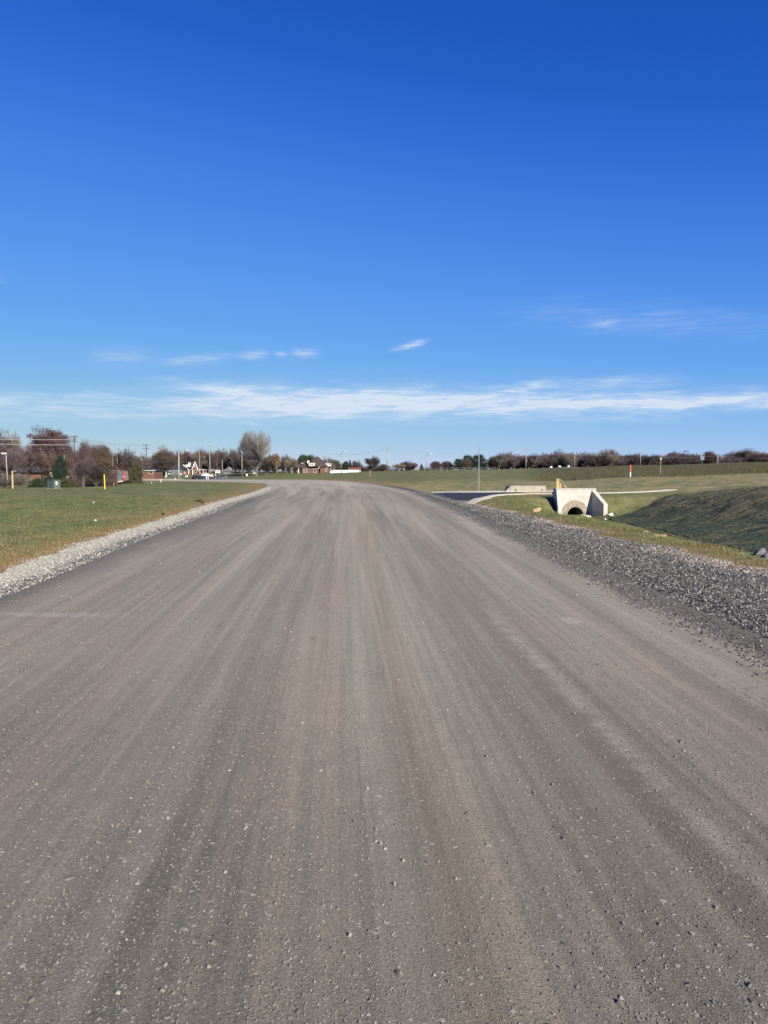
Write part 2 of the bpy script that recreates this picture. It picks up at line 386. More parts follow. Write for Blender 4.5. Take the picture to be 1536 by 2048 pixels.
TAN = (0.30, 0.235, 0.115)
def grass_color(nt, blades=False):
    p = nt.pos()
    n1 = nt.noise(p, 0.22, 5, 0.6); n2 = nt.noise(p, 1.6, 5, 0.65); n3 = nt.noise(p, 14, 4, 0.7); n4 = nt.noise(nt.vmul(p, (1, 0.55, 1)), 0.6, 4, 0.6)
    g = nt.mix(nt.ramp(n2, 0.3, 0.7), c4((0.072, 0.096, 0.032)), c4((0.148, 0.172, 0.066)))
    g = nt.mix(nt.ramp(n1, 0.42, 0.68), g, c4((0.178, 0.158, 0.072)))
    g = nt.mix(nt.math('MULTIPLY', nt.ramp(n4, 0.50, 0.70), 0.6), g, c4((0.24, 0.20, 0.105)))
    dry = nt.attr('dry'); dd = nt.math('ADD', dry, nt.math('MULTIPLY', nt.math('SUBTRACT', n4, 0.5), 0.9))
    g = nt.mix(nt.ramp(dd, 0.12, 0.75), g, c4((0.215, 0.165, 0.075)))
    dirt = nt.ramp(nt.math('ADD', dd, nt.math('MULTIPLY', nt.math('SUBTRACT', n2, 0.5), 1.4)), 0.75, 1.1)
    g = nt.mix(nt.math('MULTIPLY', dirt, 0.75), g, c4((0.235, 0.13, 0.065)))
    fld = nt.attr('field')
    fm = nt.math('MULTIPLY', fld, nt.ramp(nt.math('ADD', n4, nt.math('MULTIPLY', nt.math('SUBTRACT', n2, 0.5), 0.6)), 0.32, 0.6))
    g = nt.mix(nt.math('MULTIPLY', fm, 0.85), g, nt.mix(nt.ramp(nt.noise(nt.vmul(p, (0.25, 1.6, 1)), 1.0, 5, 0.7), 0.42, 0.62), c4((0.20, 0.18, 0.085)), c4((0.40, 0.32, 0.17))))
    net = nt.attr('net')
    nn = nt.noise(nt.vmul(p, (0.8, 1.6, 1)), 0.9, 5, 0.7, 0.8)
    nc = nt.mix(nt.ramp(nt.math('ADD', nn, nt.ramp(nt.sep(p)[0], 12, 24, -0.09, 0.13)), 0.40, 0.60), c4((0.035, 0.060, 0.036)), c4((0.165, 0.148, 0.082)))
    nc = nt.mix(nt.ramp(nt.noise(nt.vmul(p, (6, 14, 6)), 1.4, 3, 0.7, 1.2), 0.52, 0.72), nc, c4((0.22, 0.19, 0.11)))
    ned = nt.ramp(nt.math('ADD', net, nt.math('MULTIPLY', nt.math('SUBTRACT', n4, 0.5), 0.7)), 0.35, 0.65)
    g = nt.mix(ned, g, nc)
    g = nt.mix(nt.math('MULTIPLY', nt.ramp(nt.math('ADD', nt.attr('mud'), nt.math('MULTIPLY', nt.math('SUBTRACT', n2, 0.5), 0.8)), 0.35, 0.75), 0.9), g, c4((0.085, 0.055, 0.032)))
    br = nt.attr('brush')
    bn = nt.noise(nt.vmul(p, (0.5, 0.12, 1)), 1.0, 5, 0.7)
    bc = nt.mix(nt.ramp(bn, 0.35, 0.65), c4((0.060, 0.066, 0.028)), c4((0.125, 0.112, 0.055)))
    g = nt.mix(br, g, bc)
    fine = nt.ramp(n3, 0.25, 0.75, 0.56, 1.26)
    vm = nt.new('ShaderNodeVectorMath', operation='SCALE'); nt.put(vm.inputs[0], g); nt.put(vm.inputs['Scale'], fine)
    return vm.outputs[0], n3, n2, nn, ned
def b_ground(nt, bs):
    col, n3, n2, nn, ned = grass_color(nt)
    nt.put(bs.inputs['Base Color'], col)
    h = nt.math('ADD', nt.math('MULTIPLY', n3, 0.5), nt.math('MULTIPLY', n2, 1.3))
    h = nt.math('ADD', h, nt.math('MULTIPLY', nt.math('MULTIPLY', nn, ned), 6.0))
    nt.put(bs.inputs['Normal'], nt.bump(h, 0.09, 0.9))
M_ground = mat('grass_ground', b_ground, rough=0.95, spec=0.1)
def b_blade(nt, bs):
    col = grass_color(nt)[0]; r = nt.attr('rnd')
    col = nt.mix(nt.ramp(r, 0.8, 1.0), col, c4((0.24, 0.20, 0.10)))
    sc = nt.new('ShaderNodeVectorMath', operation='SCALE'); nt.put(sc.inputs[0], col); nt.put(sc.inputs['Scale'], nt.ramp(r, 0, 1, 0.6, 1.15))
    nt.put(bs.inputs['Base Color'], sc.outputs[0])
M_blade = mat('grass_blade', b_blade, rough=0.8, spec=0.15)

ground = np_mesh('ground', np.stack([X1, Y1, GZ.ravel()], 1), quads, M_ground, smooth=True,
                 attrs={'mud': MUD, 'net': NETm, 'brush': BRm, 'field': DFm, 'dry': DRm})
tag(ground, 'grass verge and fields of mown and dry grass', 'ground', kind='structure')

# ------------------------------------------------------------------ gravel road
NL = 64
U = [0.0, 1.0, 9.8, 13.2]
lat = np.concatenate([np.linspace(0, 1, 6, endpoint=False), 1 + np.linspace(0, 8.8, 44, endpoint=False), np.linspace(9.8, 13.2, 14)])
rows = []
for u in lat:
    if u <= 1: a, b, t = LO, LI, u
    elif u <= 9.8: a, b, t = LI, RI, (u - 1) / 8.8
    else: a, b, t = RI, RO, (u - 9.8) / 3.4
    rows.append(a * (1 - t) + b * t)
RW = np.stack(rows, 1)                      # (ns, NL, 2)
ns = RW.shape[0]
rx, ry = RW[..., 0], RW[..., 1]
SV = np.repeat(sarc[:, None], len(lat), 1); UU = np.repeat(lat[None, :], ns, 0)
def road_profile(u, s):
    crown = 0.03 * (1 - ((u - 5.4) / 5.4) ** 2) * (u < 10.8)
    rut = -0.010 * (np.exp(-((u - 3.2) / 0.35) ** 2) + np.exp(-((u - 5.0) / 0.35) ** 2) + np.exp(-((u - 7.0) / 0.35) ** 2))
    wav = 0.006 * np.sin(u * 2.2 + s * 0.13) + 0.005 * np.sin(u * 5.1 - s * 0.21)
    sh = 0.035 * ss(9.6, 10.3, u) * np.exp(-((u - 11.0) / 1.6) ** 2) + 0.03 * (1 - ss(0.6, 1.1, u)) * ss(0, 0.25, u)
    return crown + rut + wav + sh - 0.02 * (1 - ss(0.0, 0.2, u)) - 0.05 * ss(12.6, 13.2, u)
rz = slope(ry) + road_profile(UU, SV)
ridx = np.arange(ns * len(lat)).reshape(ns, len(lat))
rq = np.stack([ridx[:-1, :-1], ridx[:-1, 1:], ridx[1:, 1:], ridx[1:, :-1]], -1).reshape(-1, 4)
asph = ss(9.2, 10.4, UU + 0.5 * np.sin(SV * 0.7) * 0.3) * ss(36, 50, ry) * (1 - ss(84, 122, ry)) + 0.5 * ss(10.0, 11.2, UU) * ss(22, 36, ry) * (1 - ss(100, 130, ry))
def b_road(nt, bs):
    u = nt.attr('lat'); v = nt.attr('along')
    cb = nt.new('ShaderNodeCombineXYZ'); nt.put(cb.inputs[0], u); nt.put(cb.inputs[1], v)
    uv = cb.outputs[0]; p = nt.pos()
    s1 = nt.noise(nt.vmul(uv, (0.9, 0.020, 1)), 1.0, 5, 0.6)
    s2 = nt.noise(nt.vmul(uv, (3.2, 0.05, 1)), 1.0, 5, 0.65)
    s3 = nt.noise(nt.vmul(uv, (13.0, 0.12, 1)), 1.0, 6, 0.75)
    s4 = nt.noise(nt.vmul(uv, (1.3, 0.03, 1)), 1.7, 4, 0.6)
    pt = nt.noise(p, 0.35, 4, 0.6); f1 = nt.noise(p, 5.0, 5, 0.7); f2 = nt.noise(p, 85.0, 4, 0.8); f3 = nt.noise(p, 260.0, 3, 0.8)
    base = nt.mix(nt.ramp(nt.math('ADD', nt.math('MULTIPLY', s4, 0.7), nt.math('MULTIPLY', pt, 0.3)), 0.38, 0.62), c4((0.218, 0.205, 0.158)), c4((0.240, 0.205, 0.156)))
    light = nt.ramp(nt.math('ADD', nt.math('MULTIPLY', s1, 0.42), nt.math('ADD', nt.math('MULTIPLY', s2, 0.32), nt.math('MULTIPLY', s3, 0.26))), 0.41, 0.62, 0.76, 1.34)
    far = nt.math('MULTIPLY', nt.ramp(v, 30, 150, 1.0, 1.36), nt.ramp(nt.math('ADD', v, nt.math('MULTIPLY', nt.math('SUBTRACT', pt, 0.5), 5.0)), 1.0, 8.5, 0.62, 1.0))  # sun backscatter painted into the colour: darker near the camera, lighter far off
    gr = nt.math('ADD', nt.math('ADD', nt.math('MULTIPLY', nt.ramp(f2, 0.25, 0.75), 0.70), nt.math('MULTIPLY', nt.ramp(f3, 0.3, 0.7), 0.65)), nt.math('ADD', nt.math('MULTIPLY', f1, 0.30), 0.165))
    tint = nt.mix(nt.math('MULTIPLY', nt.ramp(nt.math('SUBTRACT', 1.0, nt.math('ABSOLUTE', nt.math('SUBTRACT', nt.math('ADD', u, nt.math('MULTIPLY', s1, 0.5)), 6.4))), 0.6, 1.0), 0.45), base, c4((0.265, 0.225, 0.155)))
    # sideways scrape on the left, a pale dried puddle spot on the right
    px_, py_, pz_ = nt.sep(p)
    wob = nt.math('MULTIPLY', nt.math('SUBTRACT', pt, 0.5), 0.5)
    sc1 = nt.math('SUBTRACT', 1.0, nt.math('ABSOLUTE', nt.math('MULTIPLY', nt.math('SUBTRACT', nt.math('ADD', py_, wob), 8.62), 5.0)))
    sc1 = nt.math('MULTIPLY', nt.ramp(sc1, 0.0, 1.0), nt.ramp(px_, -2.7, -3.5))
    sp = nt.math('ADD', nt.math('POWER', nt.math('MULTIPLY', nt.math('SUBTRACT', px_, 2.02), 7.0), 2.0), nt.math('POWER', nt.math('MULTIPLY', nt.math('SUBTRACT', py_, 8.25), 4.0), 2.0))
    tint = nt.mix(nt.math('MULTIPLY', nt.math('ADD', sc1, nt.ramp(sp, 1.0, 0.2)), 0.5, clamp=True), tint, c4((0.36, 0.33, 0.28)))
    trk = nt.math('SUBTRACT', 1.0, nt.math('ABSOLUTE', nt.math('MULTIPLY', nt.math('SUBTRACT', nt.math('ADD', u, nt.math('MULTIPLY', s1, 0.35)), 7.52), 7.0)))
    trk = nt.math('MULTIPLY', nt.ramp(trk, 0.0, 0.9), nt.math('MULTIPLY', nt.ramp(v, 14, 6), nt.ramp(f1, 0.35, 0.6)))
    tint = nt.mix(nt.math('MULTIPLY', trk, 0.55), tint, c4((0.36, 0.33, 0.275)))
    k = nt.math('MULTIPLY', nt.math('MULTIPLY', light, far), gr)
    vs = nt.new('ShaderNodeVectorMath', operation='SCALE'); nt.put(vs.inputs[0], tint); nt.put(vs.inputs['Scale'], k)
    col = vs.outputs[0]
    # embedded stone flecks of several sizes
    wd = nt.noise(p, 55.0, 3, 0.6, out=1)
    pw = nt.new('ShaderNodeVectorMath', operation='MULTIPLY_ADD'); nt.put(pw.inputs[0], wd); pw.inputs[1].default_value = (0.030, 0.022, 0.0); nt.put(pw.inputs[2], p)
    pd = pw.outputs[0]
    fl = None
    for sc, th, pr in ((15.0, 0.21, 0.60), (31.0, 0.30, 0.62), (75.0, 0.34, 0.72)):
        d = nt.voro(pd, sc); c = nt.voro(pd, sc, out='Color'); cr = nt.sep(c)
        thr = nt.math('MULTIPLY', cr[1], th)
        m_ = nt.math('MULTIPLY', nt.ramp(nt.math('SUBTRACT', thr, d), -0.02, 0.05), nt.ramp(cr[0], pr, pr + 0.08))
        fl = m_ if fl is None else nt.math('MAXIMUM', fl, m_)
    flc = nt.mix(nt.noise(p, 7.0, 2), c4((0.33, 0.325, 0.285)), c4((0.46, 0.43, 0.37)))
    col = nt.mix(nt.math('MULTIPLY', fl, 0.62), col, flc)
    # small pits, their shadow painted dark into the colour
    dk = nt.voro(p, 42.0); dc = nt.sep(nt.voro(p, 42.0, out='Color'))
    pit = nt.math('MULTIPLY', nt.ramp(dk, 0.20, 0.08), nt.ramp(dc[1], 0.75, 0.85))
    col = nt.mix(nt.math('MULTIPLY', pit, 0.55), col, c4((0.05, 0.048, 0.045)))
    # shoulder gravel
    un = nt.math('ADD', u, nt.math('MULTIPLY', nt.math('SUBTRACT', nt.noise(nt.vmul(uv, (1, 0.35, 1)), 1.0, 6, 0.7), 0.5), 0.9))
    vd = nt.voro(p, 26.0, out='Color'); vs_ = nt.sep(vd); vd2 = nt.sep(nt.voro(p, 55.0, out='Color'))
    mixv = nt.math('ADD', nt.math('MULTIPLY', vs_[0], 0.6), nt.math('MULTIPLY', vd2[0], 0.4))
    gl = nt.mix(mixv, c4((0.15, 0.142, 0.124)), c4((0.42, 0.40, 0.345)))
    grr = nt.mix(mixv, c4((0.035, 0.034, 0.032)), c4((0.26, 0.25, 0.225)))
    lm = nt.ramp(un, 1.0, 0.74)
    rm = nt.ramp(un, 9.7, 10.6)
    band = nt.math('MULTIPLY', nt.ramp(un, 9.05, 9.6), nt.ramp(v, 150, 110))
    col = nt.mix(nt.math('MULTIPLY', band, 0.66), col, c4((0.060, 0.055, 0.050)))
    lband = nt.math('MULTIPLY', nt.ramp(un, 2.5, 0.95), nt.ramp(v, 75, 45))
    col = nt.mix(nt.math('MULTIPLY', lband, 0.72), col, c4((0.070, 0.068, 0.062)))
    col = nt.mix(lm, col, gl)
    pale = nt.math('MULTIPLY', nt.ramp(un, 11.9, 12.6), nt.ramp(v, 66, 48))
    grr = nt.mix(nt.math('MULTIPLY', pale, 0.75), grr, nt.mix(mixv, c4((0.19, 0.15, 0.135)), c4((0.50, 0.44, 0.41))))
    rmf = nt.math('MULTIPLY', rm, nt.ramp(v, 165, 120))
    col = nt.mix(rmf, col, grr)
    am = nt.attr('asph')
    an = nt.ramp(nt.math('ADD', am, nt.math('MULTIPLY', nt.math('SUBTRACT', nt.noise(p, 1.3, 5, 0.7), 0.5), 0.6)), 0.3, 0.8)
    col = nt.mix(nt.math('MULTIPLY', an, 0.85), col, nt.mix(mixv, c4((0.022, 0.023, 0.027)), c4((0.11, 0.11, 0.115))))
    nt.put(bs.inputs['Base Color'], col)
    h = nt.math('ADD', nt.math('MULTIPLY', f2, 0.18), nt.math('MULTIPLY', f3, 0.30))
    h = nt.math('ADD', h, nt.math('ADD', nt.math('MULTIPLY', f1, 1.1), nt.math('SUBTRACT', nt.math('MULTIPLY', s3, 0.8), nt.math('MULTIPLY', nt.voro(p, 150.0), 0.25))))
    h = nt.math('ADD', h, nt.math('SUBTRACT', nt.math('MULTIPLY', fl, 0.35), nt.math('MULTIPLY', pit, 0.8)))
    gm = nt.math('MAXIMUM', lm, rmf)
    h = nt.math('ADD', h, nt.math('MULTIPLY', nt.math('MULTIPLY', gm, mixv), 4.0))
    nt.put(bs.inputs['Normal'], nt.bump(h, 0.0055, 1.0))
M_road = mat('compacted_gravel', b_road, rough=0.92, spec=0.2)
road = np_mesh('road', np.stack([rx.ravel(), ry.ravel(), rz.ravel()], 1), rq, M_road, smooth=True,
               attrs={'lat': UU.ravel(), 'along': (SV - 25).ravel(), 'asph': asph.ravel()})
tag(road, 'wide compacted gravel road curving left', 'road', kind='structure')

def road_pt(u, s):
    """world position for lateral u and arc s (arrays)"""
    fi = np.interp(s, sarc, np.arange(ns)); i = np.clip(fi.astype(int), 0, ns - 2); f = (fi - i)[:, None]
    def at(Ln): return Ln[i] * (1 - f) + Ln[i + 1] * f
    lo, li, ri, ro = at(LO), at(LI), at(RI), at(RO)
    a = np.where((u <= 1)[:, None], lo, np.where((u <= 9.8)[:, None], li, ri)); b = np.where((u <= 1)[:, None], li, np.where((u <= 9.8)[:, None], ri, ro))
    t = np.where(u <= 1, u, np.where(u <= 9.8, (u - 1) / 8.8, (u - 9.8) / 3.4))[:, None]
    xy = a * (1 - t) + b * t
    return np.column_stack([xy, slope(xy[:, 1]) + road_profile(u, s)])

# ------------------------------------------------------------------ stones
CUBE = np.array([[-1, -1, -1], [1, -1, -1], [1, 1, -1], [-1, 1, -1], [-1, -1, 1], [1, -1, 1], [1, 1, 1], [-1, 1, 1]], float)
CQ = np.array([[0, 3, 2, 1], [4, 5, 6, 7], [0, 1, 5, 4], [1, 2, 6, 5], [2, 3, 7, 6], [3, 0, 4, 7]])
def rand_rot(n, rng):
    q = rng.normal(size=(n, 4)); q /= np.linalg.norm(q, axis=1)[:, None]; a, b, c, d = q.T
    return np.stack([np.stack([1 - 2 * (c * c + d * d), 2 * (b * c - a * d), 2 * (b * d + a * c)], -1),
                     np.stack([2 * (b * c + a * d), 1 - 2 * (b * b + d * d), 2 * (c * d - a * b)], -1),
                     np.stack([2 * (b * d - a * c), 2 * (c * d + a * b), 1 - 2 * (b * b + c * c)], -1)], 1)
def stones(name, pos, size, m, flat=0.65, sink=0.25, label=None, cat='gravel'):
    n = len(pos)
    v = CUBE[None] * (0.62 + 0.5 * rng.random((n, 8, 1))) + rng.normal(0, 0.16, (n, 8, 3))
    v = v * np.stack([rng.uniform(0.75, 1.3, n), rng.uniform(0.6, 1.0, n), np.full(n, flat)], -1)[:, None]
    v = np.einsum('nij,nkj->nki', rand_rot(n, rng), v) if flat > 0.5 else v
    a = rng.uniform(0, 6.28, n); c, s_ = np.cos(a), np.sin(a)
    x = v[..., 0] * c[:, None] - v[..., 1] * s_[:, None]; y = v[..., 0] * s_[:, None] + v[..., 1] * c[:, None]
    v = np.stack([x, y, v[..., 2]], -1) * (size / 2)[:, None, None] + pos[:, None]
    v[..., 2] += (size * (0.5 - sink) * flat)[:, None]
    f = (CQ[None] + (np.arange(n) * 8)[:, None, None]).reshape(-1, 4)
    o = np_mesh(name, v.reshape(-1, 3), f, m, attrs={'rnd': np.repeat(rng.random(n), 8)})
    return tag(o, label, cat, kind='stuff')
def stone_mat(name, a, b, c):
    def bb(nt, bs):
        r = nt.attr('rnd'); col = nt.mix(nt.ramp(r, 0.1, 0.7), c4(a), c4(b)); col = nt.mix(nt.ramp(r, 0.72, 1.0), col, c4(c))
        n = nt.ramp(nt.noise(nt.pos(), 60, 3), 0.3, 0.7, 0.82, 1.15)
        vs = nt.new('ShaderNodeVectorMath', operation='SCALE'); nt.put(vs.inputs[0], col); nt.put(vs.inputs['Scale'], n)
        nt.put(bs.inputs['Base Color'], vs.outputs[0])
    return mat(name, bb, rough=0.85, spec=0.25)
M_stL = stone_mat('pale_gravel', (0.15, 0.143, 0.125), (0.28, 0.268, 0.235), (0.43, 0.41, 0.365))
M_stR = stone_mat('grey_gravel', (0.028, 0.027, 0.027), (0.105, 0.103, 0.098), (0.32, 0.31, 0.285))
M_stP = stone_mat('pink_gravel', (0.16, 0.12, 0.095), (0.32, 0.26, 0.215), (0.46, 0.42, 0.36))
M_peb = stone_mat('road_pebble', (0.12, 0.112, 0.094), (0.175, 0.163, 0.136), (0.26, 0.245, 0.21))
def sample_s(n, s0, s1, pw, rng):
    """arc positions, denser near the camera"""
    r = rng.random(n); y0, y1 = s0, s1
    return (y0 ** (1 - pw) + r * (y1 ** (1 - pw) - y0 ** (1 - pw))) ** (1 / (1 - pw))
n = 100000
s = sample_s(n, 7, 115, 1.5, rng); uu = np.clip(np.abs(rng.normal(0.34, 0.19, n)), 0.0, 0.86); kq = rng.random(n) < 1 - ss(50, 105, s); s, uu = s[kq], uu[kq]; n = len(s); sp_ = rng.random(n) < 0.05; uu[sp_] = -rng.exponential(0.12, sp_.sum())
stray = rng.random(n) < 0.04; uu[stray] = rng.uniform(0.7, 1.2, stray.sum())
p = road_pt(uu, s + 25)
stones('gravel', p, rng.uniform(0.010, 0.025, n) * (1 + s / 70), M_stL, 0.75, 0.38, 'pale crushed limestone along the left road edge')
n = 250000
s = sample_s(n, 3.5, 75, 1.65, rng); uu = 9.9 + 3.2 * rng.random(n) ** 0.85
nz = 0.5 * np.sin(s * 1.7) * 0.25 + rng.normal(0, 0.28, n); keep = (uu + nz > 10.25) | ((uu > 9.9) & (rng.random(n) < 0.35))
uu, s = uu[keep], s[keep]; n = len(uu)
p = road_pt(uu, s + 25)
stones('gravel', p, rng.uniform(0.007, 0.024, n) * (1 + s / 45), M_stR, 0.75, 0.3, 'coarse grey crushed stone on the right shoulder')
n = 16000
s = sample_s(n, 9, 48, 1.3, rng); uu = rng.normal(12.7, 0.42, n); kp = rng.random(n) < np.clip(0.45 + 0.6 * np.sin(s * 0.55) + 0.3 * np.sin(s * 1.9), 0.06, 1); s, uu = s[kp], uu[kp]; uu = np.clip(uu, 11.4, 13.25); n = len(uu)
p = road_pt(uu, s + 25)
stones('gravel', p, rng.uniform(0.012, 0.032, n) * (1 + s / 55), M_stP, 0.75, 0.3, 'pinkish crushed stone at the outer edge of the right shoulder')
n = 150000
s = sample_s(n, 1.6, 26, 1.75, rng); uu = rng.uniform(1.1, 9.9, n)
kq = rng.random(n) < 0.35 + 0.65 * (np.sin(uu * 4.3 + 0.4 * np.sin(s * 0.9)) * np.sin(uu * 1.7 + s * 0.11) > -0.1); s, uu = s[kq], uu[kq]; n = len(s)
p = road_pt(uu, s + 25)
sz = 0.0025 + 0.0045 * rng.random(n) ** 2 + 0.010 * rng.random(n) ** 60
stones('pebbles', p, sz * (1 + s / 16), M_peb, 0.7, 0.40, 'fine loose grit and pebbles scattered on the compacted road', 'pebbles')
n = 9000                                   # the loose crumbly windrow between track and shoulder
s = sample_s(n, 3.0, 45, 1.5, rng); uu = rng.normal(9.55, 0.17, n)
p = road_pt(uu, s + 25)
stones('pebbles', p, rng.uniform(0.005, 0.016, n) * (1 + s / 40), M_stR, 0.75, 0.3, 'crumbly dark windrow of small stones beside the wheel track', 'pebbles')

# ------------------------------------------------------------------ blades: grass, straw, weeds
def blades(name, pos, h, wd, m, label, cat, lean=0.5, flat=0.0, extra=None):
    n = len(pos); a = rng.uniform(0, 6.28, n); dx, dy = np.cos(a), np.sin(a)
    la = rng.uniform(0, 6.28, n); ll = rng.uniform(0, lean, n) * h
    if flat: ll = h * rng.uniform(0.85, 1.0, n); hz = h * rng.uniform(0, flat, n)
    else: hz = np.sqrt(np.maximum(h ** 2 - ll ** 2, (0.4 * h) ** 2))
    lx, ly = np.cos(la) * ll, np.sin(la) * ll
    b = pos; V = np.zeros((n, 4, 3))
    if flat: dx, dy = -np.sin(la), np.cos(la)
    V[:, 0] = b + np.stack([-dx * wd / 2, -dy * wd / 2, np.zeros(n)], -1)
    V[:, 1] = b + np.stack([dx * wd / 2, dy * wd / 2, np.zeros(n)], -1)
    V[:, 2] = b + np.stack([lx + dx * wd / 8, ly + dy * wd / 8, hz], -1)
    V[:, 3] = b + np.stack([lx - dx * wd / 8, ly - dy * wd / 8, hz], -1)
    at = {'rnd': np.repeat(rng.random(n), 4)}
    D = edge_dist(pos[:, 0], pos[:, 1]); z4 = zones(pos[:, 0], pos[:, 1], D)
    for k, v in zip(('net', 'brush', 'field', 'dry'), z4): at[k] = np.repeat(v, 4)
    o = np_mesh(name, V.reshape(-1, 3), np.arange(4 * n).reshape(n, 4), m, attrs=at)
    return tag(o, label, cat, kind='stuff')
def on_ground(x, y): return np.column_stack([x, y, terrain(x, y) - 0.005])
n = 210000
y = sample_s(n, 3, 80, 1.35, rng); x = lo_x(y) - 0.02 - (rng.random(n) ** 1.25) * (y * 0.60 + 6 - np.abs(lo_x(y))).clip(7, 60)
k_ = rng.random(n) < 1 - 0.9 * ss(38, 76, y); x, y = x[k_], y[k_]; n = len(x)
# clump
x = x + 0.12 * np.sin(y * 7.1 + x * 3); keep = edge_dist(x, y) > -0.05; x, y = x[keep], y[keep]; n = len(x)
tuft = (np.sin(x * 3.1) * np.sin(y * 2.3 + x) > 0.35)
h = rng.uniform(0.018, 0.05, n) * (1 + 0.8 * tuft + 1.3 * (rng.random(n) < 0.03)) * (1 + y / 200)
blades('grass', on_ground(x, y), h, 0.006 + y * 0.00016, M_blade, 'short mown grass on the left verge', 'grass', 0.8)
n = 120000
y = sample_s(n, 5, 60, 1.3, rng); x = ro_x(y) + 0.0 + rng.random(n) ** 1.1 * 9.5
xc = channel_x(y); k_ = (x < xc - 0.5) | (rng.random(n) < 0.12) | (y > 46); x, y, xc = x[k_], y[k_], xc[k_]
keep = (edge_dist(x, y) > -0.25) & ((x < xc - 0.8) | (x > xc + 0.75)) & ~((y > 48) & (x > 10.9) & (x < 14.6)) & ~((y > 56.0) & (y < 67) & (x < 25)) & ~((y > 43) & (x < 4.8 + (y - 42) * 0.27) & (y < 60)) & ((np.abs(x - ro_x(y)) > 0.5) | (rng.random(len(x)) < 0.35))
x, y = x[keep], y[keep]; n = len(x)
tuft = (np.sin(x * 2.1 + 2) * np.sin(y * 1.3 + x) > 0.45) & (x < channel_x(y) - 0.5)
h = rng.uniform(0.02, 0.06, n) * (1 + 1.8 * tuft) * (1 + y / 140)
blades('grass', on_ground(x, y), h, 0.006 + y * 0.00022, M_blade, 'uneven grass on the ditch banks right of the road', 'grass', 0.8)
M_straw = mat('straw', base=(0.27, 0.23, 0.14), rough=0.8, var=0.3, scale=1.5)
n = 60000
y = rng.uniform(12, 47, n); x = channel_x(y) + 1.2 + rng.random(n) * 16
nzv = np.sin(x * 0.7 + 0.5 * y) * np.sin(y * 0.45 - x * 0.3) + rng.normal(0, 0.5, n) + 0.06 * (x - channel_x(y) - 6); keep = nzv > 0.1
x, y = x[keep], y[keep]; n = len(x)
blades('straw', on_ground(x, y) + [0, 0, 0.012], rng.uniform(0.05, 0.20, n), 0.007 + y * 0.0004, M_straw, 'strands of straw mulch caught in the netting on the bank', 'straw', flat=0.35)
n = 60000
y = sample_s(n, 111, 260, 1.6, rng); pxx = 1040 + 760 * rng.random(n); x = (pxx - CX) / F * y
keep = (y + 0.004 * (1536 - pxx) + 1.5 * np.sin(x * 0.33) + np.sin(x * 0.9) + rng.normal(0, 1, n) > 114.5) & (rng.random(n) < ss(1040, 1150, pxx)); x, y = x[keep], y[keep]; n = len(x)
M_weed = mat('dry_weeds', base=(0.095, 0.085, 0.045), rough=0.9, var=0.35, scale=0.6)
blades('tall_weeds', on_ground(x, y), rng.uniform(0.10, 0.42, n) * (1 + 0.8 * (rng.random(n) < .03)), 0.035, M_weed, 'brown and olive tall weeds on the unmown field', 'weeds', 0.35)

# ------------------------------------------------------------------ materials for things
M_conc = mat('concrete_pale', lambda nt, bs: (nt.put(bs.inputs['Base Color'], nt.mix(nt.ramp(nt.noise(nt.obj(), 2.2, 6, 0.65), 0.35, 0.7), c4((0.45, 0.435, 0.385)), c4((0.37, 0.35, 0.30)))),
    nt.put(bs.inputs['Normal'], nt.bump(nt.noise(nt.obj(), 18, 5), 0.01))), rough=0.85)
M_conc2 = mat('concrete_weathered', lambda nt, bs: (nt.put(bs.inputs['Base Color'], nt.mix(nt.ramp(nt.noise(nt.vmul(nt.obj(), (3, 3, 0.5)), 2.0, 6, 0.65), 0.35, 0.7), c4((0.34, 0.30, 0.235)), c4((0.26, 0.24, 0.20)))),
    nt.put(bs.inputs['Normal'], nt.bump(nt.noise(nt.obj(), 14, 5), 0.01))), rough=0.9)
M_path = mat('concrete_path', base=(0.50, 0.465, 0.39), var=0.12, scale=2)
M_mortar = mat('mortar_stained', base=(0.30, 0.255, 0.19), var=0.3, scale=6, bump=0.02)
M_pipe = mat('pipe_concrete', base=(0.24, 0.22, 0.19), var=0.15, scale=5)
M_asph = mat('new_asphalt', base=(0.028, 0.029, 0.033), rough=0.8, var=0.25, scale=6, bump=0.006, bscale=60)
M_lot = mat('old_asphalt', base=(0.14, 0.15, 0.165), rough=0.8, var=0.12, scale=0.4)
M_wood = mat('new_lumber', base=(0.47, 0.35, 0.17), var=0.2, scale=4)
M_wood2 = mat('grey_lumber', base=(0.26, 0.20, 0.14), var=0.25, scale=4)
M_galv = mat('galvanised_steel', base=(0.36, 0.37, 0.37), rough=0.5, metal=0.6, var=0.1)
M_paleconc = mat('pale_pole', base=(0.44, 0.43, 0.38), var=0.1, scale=2)
M_pole = mat('weathered_pole_wood', base=(0.32, 0.29, 0.24), var=0.2, scale=2)
M_poledark = mat('dark_pole_wood', base=(0.055, 0.05, 0.05), var=0.2, scale=2)
M_wire = mat('wire', base=(0.22, 0.23, 0.25), rough=0.5)
M_wirep = mat('cable_bright', base=(0.72, 0.70, 0.68), rough=0.35, metal=0.3)
M_yel = mat('yellow_paint', base=(0.78, 0.62, 0.02), rough=0.5, var=0.05)
M_org = mat('orange_paint', base=(0.80, 0.13, 0.03), rough=0.5, var=0.05)
M_red = mat('red_paint', base=(0.50, 0.075, 0.055), rough=0.4, var=0.1)
M_white = mat('white_paint', base=(0.80, 0.79, 0.74), rough=0.5, var=0.04)
M_black = mat('black_rubber', base=(0.018, 0.018, 0.02), rough=0.7)
M_glass = mat('dark_glass', base=(0.03, 0.04, 0.05), rough=0.08, spec=0.6, var=0.1)
M_cabglass = mat('hazy_glass', base=(0.13, 0.18, 0.165), rough=0.3, spec=0.3, var=0.25, scale=4)
